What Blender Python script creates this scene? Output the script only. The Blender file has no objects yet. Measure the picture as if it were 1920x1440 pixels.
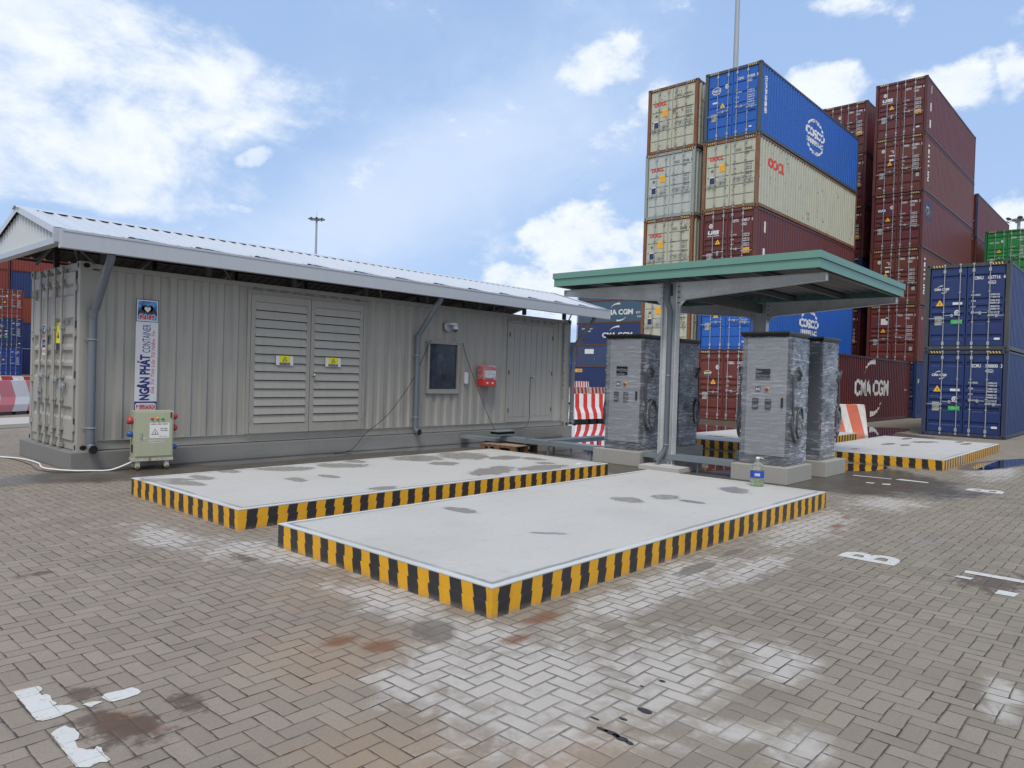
import bpy, bmesh, math, random
from mathutils import Vector, Matrix, noise
random.seed(7)
R = math.radians
S = bpy.context.scene
C = S.collection
# ------------------------------------------------------------------ camera
cam_d = bpy.data.cameras.new('camera'); cam = bpy.data.objects.new('camera', cam_d); C.objects.link(cam)
cam_d.sensor_width = 36; cam_d.lens = 1370.509 * 36 / 1920; cam_d.clip_end = 3000; cam_d.clip_start = .05
yaw, pitch, roll, EYE = R(42.022), R(-0.792), R(1.687), 1.665
_fw = Vector((math.cos(yaw)*math.cos(pitch), math.sin(yaw)*math.cos(pitch), math.sin(pitch)))
_r = Vector((math.sin(yaw), -math.cos(yaw), 0)); _u = _r.cross(_fw)
_r2 = _r*math.cos(roll) + _u*math.sin(roll); _u2 = _u*math.cos(roll) - _r*math.sin(roll)
M4 = Matrix((_r2, _u2, -_fw)).transposed().to_4x4(); M4.translation = Vector((0, 0, EYE))
cam.matrix_world = M4
S.camera = cam
def pix_dir(x, y): return (_fw*1370.509 + _r2*(x-960) + _u2*(720-y)).normalized()
# ------------------------------------------------------------------ node helpers
class V:
    """tiny expression wrapper round shader sockets"""
    def __init__(s, t, k): s.t = t; s.k = k
    def _m(s, op, o=None, o2=None, clamp=False):
        n = s.t.nodes.new('ShaderNodeMath'); n.operation = op; n.use_clamp = clamp
        for i, a in enumerate((s, o, o2)):
            if a is None: continue
            if isinstance(a, V): s.t.links.new(a.k, n.inputs[i])
            else: n.inputs[i].default_value = a
        return V(s.t, n.outputs[0])
    def __add__(s, o): return s._m('ADD', o)
    __radd__ = __add__
    def __sub__(s, o): return s._m('SUBTRACT', o)
    def __rsub__(s, o): return s._m('MULTIPLY', -1.0)._m('ADD', o)
    def __mul__(s, o): return s._m('MULTIPLY', o)
    __rmul__ = __mul__
    def __truediv__(s, o): return s._m('DIVIDE', o)
    def mx(s, o): return s._m('MAXIMUM', o)
    def mn(s, o): return s._m('MINIMUM', o)
    def floor(s): return s._m('FLOOR')
    def fract(s): return s._m('FRACT')
    def abs(s): return s._m('ABSOLUTE')
    def pw(s, o): return s._m('POWER', o)
    def gt(s, o): return s._m('GREATER_THAN', o)
    def lt(s, o): return s._m('LESS_THAN', o)
    def mod(s, o): return s._m('FLOORED_MODULO', o)
    def cl(s): return s._m('ADD', 0.0, clamp=True)
    def ss(s, a, b, lo=0., hi=1.):
        n = s.t.nodes.new('ShaderNodeMapRange'); n.interpolation_type = 'SMOOTHSTEP'; s.t.links.new(s.k, n.inputs[0])
        n.inputs[1].default_value = a; n.inputs[2].default_value = b; n.inputs[3].default_value = lo; n.inputs[4].default_value = hi
        return V(s.t, n.outputs[0])
class T:
    def __init__(s, tree): s.t = tree; s.n = tree.nodes; s.l = tree.links
    def node(s, typ, **k):
        n = s.n.new(typ)
        for a, b in k.items(): setattr(n, a, b)
        return n
    def pos(s): return V(s.t, s.node('ShaderNodeNewGeometry').outputs['Position'])
    def obj(s): return V(s.t, s.node('ShaderNodeTexCoord').outputs['Object'])
    def gen(s): return V(s.t, s.node('ShaderNodeTexCoord').outputs['Generated'])
    def normal(s): return V(s.t, s.node('ShaderNodeNewGeometry').outputs['True Normal'])
    def sep(s, v):
        n = s.node('ShaderNodeSeparateXYZ'); s.l.new(v.k, n.inputs[0]); return [V(s.t, o) for o in n.outputs]
    def comb(s, x, y, z=0.):
        n = s.node('ShaderNodeCombineXYZ')
        for i, a in enumerate((x, y, z)):
            if isinstance(a, V): s.l.new(a.k, n.inputs[i])
            else: n.inputs[i].default_value = a
        return V(s.t, n.outputs[0])
    def vm(s, op, a, b=None, out=0):
        n = s.node('ShaderNodeVectorMath', operation=op); s.l.new(a.k, n.inputs[0])
        if isinstance(b, V): s.l.new(b.k, n.inputs[1])
        elif b is not None: n.inputs[1].default_value = b
        return V(s.t, n.outputs[out])
    def noise(s, v, scale, detail=4., rough=.55, dist=0., col=False, off=None, sc=None):
        if sc is not None: v = s.vm('MULTIPLY', v, sc)
        if off is not None: v = s.vm('ADD', v, off)
        n = s.node('ShaderNodeTexNoise'); s.l.new(v.k, n.inputs['Vector'])
        n.inputs['Scale'].default_value = scale; n.inputs['Detail'].default_value = detail
        n.inputs['Roughness'].default_value = rough; n.inputs['Distortion'].default_value = dist
        return V(s.t, n.outputs[1 if col else 0])
    def white(s, v):
        n = s.node('ShaderNodeTexWhiteNoise'); s.l.new(v.k, n.inputs[0]); return V(s.t, n.outputs[0])
    def mix(s, f, a, b, blend='MIX'):
        n = s.node('ShaderNodeMix', data_type='RGBA', blend_type=blend)
        for i, q in ((0, f), (6, a), (7, b)):
            if isinstance(q, V): s.l.new(q.k, n.inputs[i])
            elif i == 0: n.inputs[0].default_value = q
            else: n.inputs[i].default_value = (*q[:3], 1)
        return V(s.t, n.outputs[2])
    def scale(s, c, f):
        n = s.node('ShaderNodeVectorMath', operation='SCALE')
        if isinstance(c, V): s.l.new(c.k, n.inputs[0])
        else: n.inputs[0].default_value = c[:3]
        if isinstance(f, V): s.l.new(f.k, n.inputs['Scale'])
        else: n.inputs['Scale'].default_value = f
        return V(s.t, n.outputs[0])
    def blobs(s, v, L):
        """max of soft ellipses (x, y, rx, ry[, angle]); 1 at the centre, 0 at the rim"""
        out = None
        for b in L:
            x, y, rx, ry = b[:4]
            n = s.node('ShaderNodeMapping'); n.vector_type = 'TEXTURE'; s.l.new(v.k, n.inputs[0])
            n.inputs['Location'].default_value = (x, y, 0); n.inputs['Scale'].default_value = (rx, ry, 1e6)
            n.inputs['Rotation'].default_value = (0, 0, R(b[4]) if len(b) > 4 else 0)
            d = 1 - s.vm('LENGTH', V(s.t, n.outputs[0]), out=1)
            out = d if out is None else out.mx(d)
        return out
def newmat(name):
    m = bpy.data.materials.new(name); m.use_nodes = True; t = T(m.node_tree)
    return m, t, m.node_tree.nodes['Principled BSDF']
def setp(t, bs, col=None, rough=None, metal=None, bump=None, bstr=.3, bdist=.01, spec=None):
    for key, v in (('Base Color', col), ('Roughness', rough), ('Metallic', metal), ('Specular IOR Level', spec)):
        if v is None: continue
        if isinstance(v, V): t.l.new(v.k, bs.inputs[key])
        elif key == 'Base Color': bs.inputs[key].default_value = (*v[:3], 1)
        else: bs.inputs[key].default_value = v
    if bump is not None:
        b = t.node('ShaderNodeBump'); b.inputs['Strength'].default_value = bstr; b.inputs['Distance'].default_value = bdist
        t.l.new(bump.k, b.inputs['Height']); t.l.new(b.outputs[0], bs.inputs['Normal'])
def lin(r, g, b): return tuple(((c/255)/12.92 if c/255 <= .04045 else ((c/255+.055)/1.055)**2.4) for c in (r, g, b))
# ------------------------------------------------------------------ world
SUN_EL, SUN_AZ = 58., 215.          # azimuth of the sun, degrees from +X towards +Y
w = bpy.data.worlds.new('World'); S.world = w; w.use_nodes = True
wt = T(w.node_tree); bg = w.node_tree.nodes['Background']
sky = wt.node('ShaderNodeTexSky', sky_type='NISHITA'); sky.sun_disc = False
sky.sun_elevation = R(SUN_EL); sky.sun_rotation = R(90-SUN_AZ); sky.air_density = 1.0; sky.dust_density = 1.0; sky.ozone_density = 1.5
d = wt.gen()
SKY = .11
def cloud(x, y, rx, ry, wgt=1., tilt=0.):
    """an ellipse of cloud in direction space; rx, ry are angles"""
    d0 = pix_dir(x, y); tu = _r2 - d0*_r2.dot(d0); tu.normalize(); tv = d0.cross(tu); tv.normalize()
    if tv.dot(_u2) < 0: tv = -tv
    c_, s_ = math.cos(R(tilt)), math.sin(R(tilt)); a = (tu*c_ + tv*s_)/rx; b = (tv*c_ - tu*s_)/ry
    da = wt.vm('DOT_PRODUCT', d, tuple(a), out=1); db = wt.vm('DOT_PRODUCT', d, tuple(b), out=1)
    f = wt.vm('DOT_PRODUCT', d, tuple(d0), out=1).gt(0)
    rr = (da*da + db*db)._m('SQRT')
    return (1 - rr).mx(0.)*f*wgt
fine = wt.noise(d, 5.5, 8., .62, .25, sc=(1, 1, 1.7))
fine2 = wt.noise(d, 14., 6., .6, .1, sc=(1, 1, 1.6), off=(3.1, 0, 0))
big = [cloud(40, 60, .22, .13, 1.5, -15), cloud(230, 130, .30, .10, 1.1, -8), cloud(400, 110, .16, .09, 1.0, -30), cloud(130, 250, .34, .13, 1.2, -8),
       cloud(0, 190, .26, .12, 1.5), cloud(280, 330, .24, .06, 1.1, -12), cloud(100, 330, .30, .05, .9, -6)]
cum = [cloud(1075, 452, .095, .055, 1.7, 8), cloud(1150, 500, .12, .07, 1.6), cloud(970, 530, .065, .035, 1.5), cloud(1060, 560, .12, .05, 1.6),
       cloud(1140, 120, .085, .045, 1.0, 15), cloud(1225, 190, .07, .035, .62, 20), cloud(1560, 165, .075, .04, .95), cloud(1790, 165, .08, .036, .95), cloud(1905, 140, .03, .045, .9),
       cloud(1600, 12, .09, .025, .62), cloud(1905, 410, .05, .04, .9), cloud(960, 200, .05, .03, .45)]
small = [cloud(478, 294, .034, .016, 1., 15), cloud(452, 392, .026, .010, .7, -12)]
fine3 = wt.noise(d, 42., 5., .6, .2)
veil = [cloud(700, 400, .55, .11, .9, 22), cloud(900, 250, .5, .12, .8, 35), cloud(300, 400, .5, .10, .5), cloud(650, 120, .5, .2, .35), cloud(1200, 300, .3, .2, .45)]
def mxl(L):
    o = L[0]
    for q in L[1:]: o = o.mx(q)
    return o
def addl(L):
    o = L[0]
    for q in L[1:]: o = o + q
    return o
mbig = ((addl(big)*.50).mn(.62) + (fine-.5)*2.2 + (fine2-.5)*.45).ss(.17, .80)
mcum = (mxl(cum).mn(.50)*1.5 + (fine2-.5)*2.4 + (fine-.5)*.9).ss(.24, .84)
mveil = (addl(veil)*.6 + (fine-.5)*1.1).ss(.02, 1.0)*.8
dz = wt.sep(d)[2]
# unseen sky behind the camera: cloud widened and warmed to make the fill less blue
behind = wt.vm('DOT_PRODUCT', d, tuple(-_fw), out=1).ss(-.35, .35)
mback = (wt.noise(d, 2.2, 7., .6, .2, sc=(1, 1, 2.0), off=(7, 1, 0))).ss(.34, .54)*behind*.95
msm = (mxl(small).mn(.5)*1.4 + (fine3-.5)*1.2 + (fine2-.5)*.4).ss(.25, .8)*.8
mask = mbig.mx(mcum).mx(mback).mx(msm)
skyc = V(w.node_tree, sky.outputs[0])
haze = (1-dz.abs()*1.6).mx(0.)
base = wt.mix(.72, skyc, tuple(c/SKY for c in (.42, .63, 1.01)))
base = wt.mix((haze*.25 + mveil).cl(), base, tuple(c/SKY for c in (.66, .79, 1.02)))
shade = (fine2*.7+fine*.5).ss(.35, .85)
cc = wt.mix(shade, tuple(c/SKY for c in (.72, .82, 1.0)), tuple(c/SKY for c in (.98, 1.03, 1.08)))
cc = wt.mix(behind*.8, cc, tuple(c/SKY for c in (.86, .84, .80)))
skyfin = wt.mix(mask, base, cc)
wt.l.new(skyfin.k, bg.inputs[0]); bg.inputs[1].default_value = SKY
# ------------------------------------------------------------------ sun
sd = bpy.data.lights.new('sun', 'SUN'); sd.energy = 2.5; sd.angle = R(20); sd.color = (1, .93, .83)
so = bpy.data.objects.new('sun', sd); C.objects.link(so)
sv = Vector((math.cos(R(SUN_EL))*math.cos(R(SUN_AZ)), math.cos(R(SUN_EL))*math.sin(R(SUN_AZ)), math.sin(R(SUN_EL))))
so.rotation_euler = sv.to_track_quat('Z', 'Y').to_euler(); so.location = sv*80
S.view_settings.view_transform = 'Standard'; S.view_settings.look = 'None'; S.view_settings.exposure = 0.0; S.view_settings.gamma = 1
S.cycles.max_bounces = 8; S.cycles.transparent_max_bounces = 12
# ------------------------------------------------------------------ mesh helpers
class MB:
    def __init__(s): s.v = []; s.f = []; s.m = []; s.sm = []
    def add(s, vs, fs, mi=0, smooth=False):
        o = len(s.v); s.v += [tuple(q) for q in vs]
        for f in fs: s.f.append(tuple(i+o for i in f)); s.m.append(mi); s.sm.append(smooth)
        return s
    def box(s, x0, x1, y0, y1, z0, z1, mi=0):
        x0, x1 = min(x0, x1), max(x0, x1); y0, y1 = min(y0, y1), max(y0, y1); z0, z1 = min(z0, z1), max(z0, z1)
        return s.add([(x0, y0, z0), (x1, y0, z0), (x1, y1, z0), (x0, y1, z0), (x0, y0, z1), (x1, y0, z1), (x1, y1, z1), (x0, y1, z1)],
                     [(0, 3, 2, 1), (4, 5, 6, 7), (0, 1, 5, 4), (1, 2, 6, 5), (2, 3, 7, 6), (3, 0, 4, 7)], mi)
    def hexa(s, P, mi=0):      # 8 points: 4 bottom ccw, 4 top ccw
        return s.add(P, [(0, 3, 2, 1), (4, 5, 6, 7), (0, 1, 5, 4), (1, 2, 6, 5), (2, 3, 7, 6), (3, 0, 4, 7)], mi)
    def tube(s, pts, r, n=10, mi=0, cap=True, smooth=True):
        pts = [Vector(p) for p in pts]; rr = r if isinstance(r, (list, tuple)) else [r]*len(pts)
        rings = []; up = None
        for i, p in enumerate(pts):
            a = pts[max(i-1, 0)]; b = pts[min(i+1, len(pts)-1)]; t = (b-a).normalized()
            if up is None: up = Vector((0, 0, 1)) if abs(t.z) < .9 else Vector((1, 0, 0))
            sx = t.cross(up).normalized(); up = sx.cross(t).normalized()
            k = 1.
            rings.append([p + (sx*math.cos(2*math.pi*j/n) + up*math.sin(2*math.pi*j/n))*rr[i]*k for j in range(n)])
        vs = [q for g in rings for q in g]; fs = []
        for i in range(len(pts)-1):
            for j in range(n): fs.append((i*n+j, i*n+(j+1) % n, (i+1)*n+(j+1) % n, (i+1)*n+j))
        s.add(vs, fs, mi, smooth)
        if cap:
            s.add(rings[0], [tuple(range(n-1, -1, -1))], mi); s.add(rings[-1], [tuple(range(n))], mi)
        return s
    def lathe(s, prof, cx=0, cy=0, n=24, mi=0, smooth=True):   # prof: (r, z)
        vs = [(cx+r*math.cos(2*math.pi*j/n), cy+r*math.sin(2*math.pi*j/n), z) for r, z in prof for j in range(n)]
        fs = [(i*n+j, i*n+(j+1) % n, (i+1)*n+(j+1) % n, (i+1)*n+j) for i in range(len(prof)-1) for j in range(n)]
        return s.add(vs, fs, mi, smooth)
    def prism(s, poly, f, d, mi=0):
        """poly of (u, v); f(u, v) -> point; d = offset vector"""
        a = [Vector(f(u, v)) for u, v in poly]; b = [p + Vector(d) for p in a]; n = len(a)
        return s.add(a+b, [tuple(range(n)), tuple(range(2*n-1, n-1, -1))] + [(i, i+n, (i+1) % n+n, (i+1) % n) for i in range(n)], mi)
    def merge(s, o, mi=None):
        k = len(s.v); s.v += o.v
        for f, m, q in zip(o.f, o.m, o.sm): s.f.append(tuple(i+k for i in f)); s.m.append(m if mi is None else mi); s.sm.append(q)
        return s
    def mesh(s, name, mats, bevel=0, fix=True):
        me = bpy.data.meshes.new(name); me.from_pydata(s.v, [], s.f)
        for m in (mats if isinstance(mats, (list, tuple)) else [mats]): me.materials.append(m)
        me.polygons.foreach_set('material_index', s.m); me.polygons.foreach_set('use_smooth', s.sm); me.update()
        if bevel or fix:
            bm = bmesh.new(); bm.from_mesh(me)
            if bevel:
                bmesh.ops.remove_doubles(bm, verts=bm.verts, dist=1e-5)
                bmesh.ops.bevel(bm, geom=[e for e in bm.edges if len(e.link_faces) == 2 and e.calc_face_angle(0) > .6], offset=bevel, segments=2, affect='EDGES', profile=.6)
            if fix: bmesh.ops.recalc_face_normals(bm, faces=bm.faces)
            bm.to_mesh(me); bm.free()
        return me
    def build(s, name, mats, parent=None, bevel=0, fix=True, loc=None, **tags):
        o = bpy.data.objects.new(name, s.mesh(name, mats, bevel, fix)); C.objects.link(o)
        if parent: o.parent = parent
        if loc: o.location = loc
        for k, v in tags.items(): o[k] = v
        return o
def build_split(mb, name, mats, parent, margin=.012, **k):
    """one object for every cluster of touching faces"""
    bb = []
    for f in mb.f:
        P = [mb.v[i] for i in f]; bb.append([min(p[a] for p in P)-margin for a in range(3)]+[max(p[a] for p in P)+margin for a in range(3)])
    cl = []
    for i, b in enumerate(bb):
        hit = [c for c in cl if all(b[a] <= c[0][a+3] and b[a+3] >= c[0][a] for a in range(3))]
        nb, ids = list(b), [i]
        for c in hit:
            nb = [min(nb[a], c[0][a]) for a in range(3)]+[max(nb[a], c[0][a]) for a in range(3, 6)]; ids += c[1]; cl.remove(c)
        cl.append((nb, ids))
    for nb, ids in cl:
        q = MB()
        for i in sorted(ids): q.add([mb.v[j] for j in mb.f[i]], [tuple(range(len(mb.f[i])))], mb.m[i], mb.sm[i])
        q.build(name, mats, parent, fix=False, **k)
def thing(name, label, cat, loc=(0, 0, 0), rz=0., group=None):
    o = bpy.data.objects.new(name, None); C.objects.link(o); o.location = loc; o.rotation_euler = (0, 0, rz)
    o.empty_display_size = .2; o['label'] = label; o['category'] = cat
    if group: o['group'] = group
    return o
def ref(name, me, parent=None, loc=None, **tags):
    o = bpy.data.objects.new(name, me); C.objects.link(o)
    if parent: o.parent = parent
    if loc: o.location = loc
    for k, v in tags.items(): o[k] = v
    return o
# ---- lettering
_txt = {}
def text_tris(s, bold=0.):
    key = (s, bold)
    if key in _txt: return _txt[key]
    cu = bpy.data.curves.new('lettering', 'FONT'); cu.body = s; cu.size = 1; cu.offset = bold; cu.resolution_u = 3
    ob = bpy.data.objects.new('lettering', cu); C.objects.link(ob); bpy.context.view_layer.update()
    me = ob.evaluated_get(bpy.context.evaluated_depsgraph_get()).to_mesh()
    vs = [(v.co.x, v.co.y) for v in me.vertices]; fs = [tuple(p.vertices) for p in me.polygons]
    ob.to_mesh_clear() if False else None
    bpy.data.objects.remove(ob); bpy.data.curves.remove(cu)
    if vs:
        x0 = min(v[0] for v in vs); x1 = max(v[0] for v in vs); y0 = min(v[1] for v in vs); y1 = max(v[1] for v in vs)
        vs = [((x-x0)/(x1-x0 or 1), (y-y0)/(y1-y0 or 1)) for x, y in vs]
        asp = (x1-x0)/(y1-y0 or 1)
    else: asp = 1
    _txt[key] = (vs, fs, asp); return _txt[key]
def text(mb, s, f, h, wd=None, bold=0., mi=0, cond=.75, shear=0.):
    """lettering s with cap height h and width wd, mapped by f(u, v) -> point"""
    vs, fs, asp = text_tris(s, bold)
    if wd is None: wd = asp*h*cond
    mb.add([f(u*wd + shear*v*h, v*h) for u, v in vs], fs, mi); return wd
def corr(x, per, dep, fl=.36):
    """trapezoid corrugation: 0 on the outer flats, dep on the inner ones"""
    q = (x/per) % 1.; e = (1-2*fl)/2
    if q < fl: return 0.
    if q < fl+e: return dep*(q-fl)/e
    if q < 2*fl+e: return dep
    return dep*(1-(q-2*fl-e)/e)
def breaks(a, b, per, fl=.36):
    e = (1-2*fl)/2; out = [a]; k = math.floor(a/per)-1
    while k*per < b+per:
        for q in (0, fl, fl+e, 2*fl+e):
            x = (k+q)*per
            if a+1e-4 < x < b-1e-4: out.append(x)
        k += 1
    return sorted(out)+[b]
def cut_text(mb, src, xs, fdepth, mi=None):
    """cut flat lettering (u, v, 0) at the folds u in xs, then drop it on the folded sheet: fdepth(u, v) -> point"""
    me = src.mesh('lettering', [], fix=False); bm = bmesh.new(); bm.from_mesh(me); bpy.data.meshes.remove(me)
    us = [v.co.x for v in bm.verts]
    if us:
        a, b = min(us), max(us)
        for x in xs:
            if a < x < b: bmesh.ops.bisect_plane(bm, geom=bm.verts[:]+bm.edges[:]+bm.faces[:], dist=1e-6, plane_co=(x, 0, 0), plane_no=(1, 0, 0))
    bm.verts.ensure_lookup_table(); bm.verts.index_update()
    k = len(mb.v); mb.v += [tuple(fdepth(v.co.x, v.co.y)) for v in bm.verts]
    for f in bm.faces: mb.f.append(tuple(v.index+k for v in f.verts)); mb.m.append(f.material_index if mi is None else mi); mb.sm.append(False)
    bm.free()
# ------------------------------------------------------------------ materials
def paint(name, col, rough=.45, var=.12, rust=0., streak=.25, metal=0., dirt=(.12, .11, .10), seed=0., bump=.0, spec=.5):
    m, t, bs = newmat(name); p = t.vm('ADD', t.pos(), (seed*3.7, seed*1.3, 0))
    n1 = t.noise(p, 1.7, 5, .6); n2 = t.noise(p, 30, 3, .6)
    st = t.noise(p, 1., 5, .65, sc=(9, 9, .55))
    c = t.mix((n1-.5)*2*var+.5*var, col, tuple(min(1, q*1.4+.010) for q in col))
    c = t.mix((st.ss(.48, .75)*streak+(n2-.5)*.12).cl(), c, dirt)
    ro = V(t.t, t.node('ShaderNodeValue').outputs[0]); ro.k.default_value = rough
    rg = ro + (n1-.5)*.2
    if rust:
        r1 = t.noise(p, 2.6, 8, .7, off=(9, 0, 0), sc=(1, 1, .6)); r2 = t.noise(p, 14, 6, .7, off=(2, 5, 0), sc=(1, 1, .5))
        rm = (r1*.6+r2*.4).ss(.66-rust*.22, .72-rust*.18)
        c = t.mix(rm, c, t.mix(r2, (.10, .035, .015), (.27, .11, .045))); rg = rg + rm*.35
    setp(t, bs, c, rg, metal, spec=spec, bump=n2 if bump else None, bstr=bump, bdist=.004)
    return m
def plain(name, col, rough=.5, metal=0., spec=.5):
    m, t, bs = newmat(name); n = t.noise(t.pos(), 14, 4, .6)
    setp(t, bs, t.mix((n-.5)*.35+.18, col, tuple(q*.62 for q in col)), rough, metal, spec=spec); return m
M = {}
M['white'] = plain('white_marking', (.72, .74, .76), .5)
M['white_worn'] = paint('worn_white_marking', (.62, .64, .66), .6, .2, streak=.3)
M['black'] = plain('black_marking', (.025, .026, .03), .5)
M['dgrey'] = plain('dark_grey_marking', (.10, .105, .10), .5)
M['red'] = plain('red_marking', (.62, .045, .03), .45)
M['orange'] = plain('orange_marking', (.80, .25, .02), .45)
M['yellow'] = plain('yellow_sticker', (.85, .48, .03), .45)
M['lemon'] = plain('lemon_sticker', (.80, .74, .02), .4)
M['green_st'] = plain('green_sticker', (.03, .42, .10), .4)
M['grey_st'] = plain('grey_plate', (.38, .40, .38), .45)
M['navy_st'] = plain('navy_sticker', (.02, .03, .11), .4)
M['steel'] = paint('galvanised_rod', (.33, .36, .39), .45, .2, streak=.15, metal=.2)
M['hole'] = plain('dark_opening', (.006, .006, .007), .9)
M['hazard_y'] = plain('hazard_yellow', (.72, .50, .16), .5)
# ------------------------------------------------------------------ ground
UX, UY = .1020, .1040
import numpy as np
# where stains, slurry and soaked patches lie on the paving: (x, y, radius x, radius y, turn)
STAIN = {
  'tan': [(2.5, 3.6, .9, .8), (1.9, 2.4, .8, .8), (3.3, 4.6, 1.0, .8), (2.6, 1.9, .7, .4)],
  'wsoft': [(3.05, 2.45, 1.25, .95, 30), (3.7, 2.1, 1.1, .6, 10), (2.9, 2.6, .7, .6), (3.35, 3.2, .35, .9), (2.55, 2.95, .35, .45), (3.4, 6.0, .6, 1.2, 25), (3.35, 4.2, .4, .9), (5.2, 3.0, 2.3, .42, 3), (8.6, 3.05, 2.2, .5, 2),
         (3.0, 7.2, .4, 1.0), (3.4, 1.22, .35, .2, 20), (3.3, 1.5, .2, .25), (4.7, .62, .6, .15, 10), (6.2, 2.7, 1.5, .25), (11.2, 2.9, 1.2, .7), (17.5, 2.6, 3.0, .6, 5), (2.9, 3.05, .6, .4), (2.65, 2.3, .3, .5), (4.3, 1.7, .5, .4, 30), (2.45, 1.6, .25, .12)],
  'slur': [(3.3, 3.0, 1.2, 1.4), (6.5, 2.9, 4.5, .9), (3.3, 5.2, 1.0, 2.4), (3.2, 8, .9, 2.2), (3.6, 2.2, 1.2, .7)],
  'wj': [(2.7, 2.1, .6, .8), (3.4, 1.5, .7, .5), (2.9, 1.75, .6, .3)],
  'rust': [(2.72, 3.5, .20, .13), (2.62, 3.72, .22, .12), (8.9, 2.85, .22, .10), (9.6, 2.95, .25, .07), (1.33, 3.5, .15, .28), (3.9, 3.15, .25, .12), (3.45, 3.0, .2, .1)],
  'dirt': [(1.30, 3.50, .20, .34, 10), (1.30, 4.0, .10, .16), (1.62, 3.55, .1, .2), (7.35, 1.1, .45, .32), (7.75, .8, .5, .3), (3.17, 5.9, .1, .4), (5.0, .1, .3, .3), (1.75, 6.5, .15, .1)],
  'patch': [(3.18, 3.47, .20, .26, -40), (5.9, 3.05, .45, .10), (6.7, 3.1, .3, .08)],
  'blue': [(11.5, 1.2, 1.4, .22, -25), (8.8, 1.9, .7, .15), (14, 1.9, 1., .2)],
  'wet': [(8.5, 11.7, 6.3, 1.45), (13.5, 8, 3.4, 6.2), (20, 13.2, 9, 5.5), (14.0, 6.2, 2.3, 2.1), (19, 2.75, 2.2, .45, -8), (23, 8, 6, 3.5), (5.2, 11.9, 2.2, .9), (19, 10.5, 6, 2.), (15.3, 4.5, 1.3, .45)],
}
GATT = {'stain_a': ('wsoft', 'slur', 'tan'), 'stain_b': ('rust', 'dirt', 'patch'), 'stain_c': ('wet', 'wj', 'blue')}
OIL = [(3.171, 1.902, .022, .040), (3.019, 1.928, .010, .024), (2.925, 2.03, .007, .026), (2.86, 1.941, .012, .030), (2.863, 1.89, .016, .040), (2.851, 1.824, .018, .034), (2.843, 1.778, .012, .022), (3.55, 2.026, .012, .022), (3.411, 2.068, .008, .012), (2.855, 1.86, .012, .02)]
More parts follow.
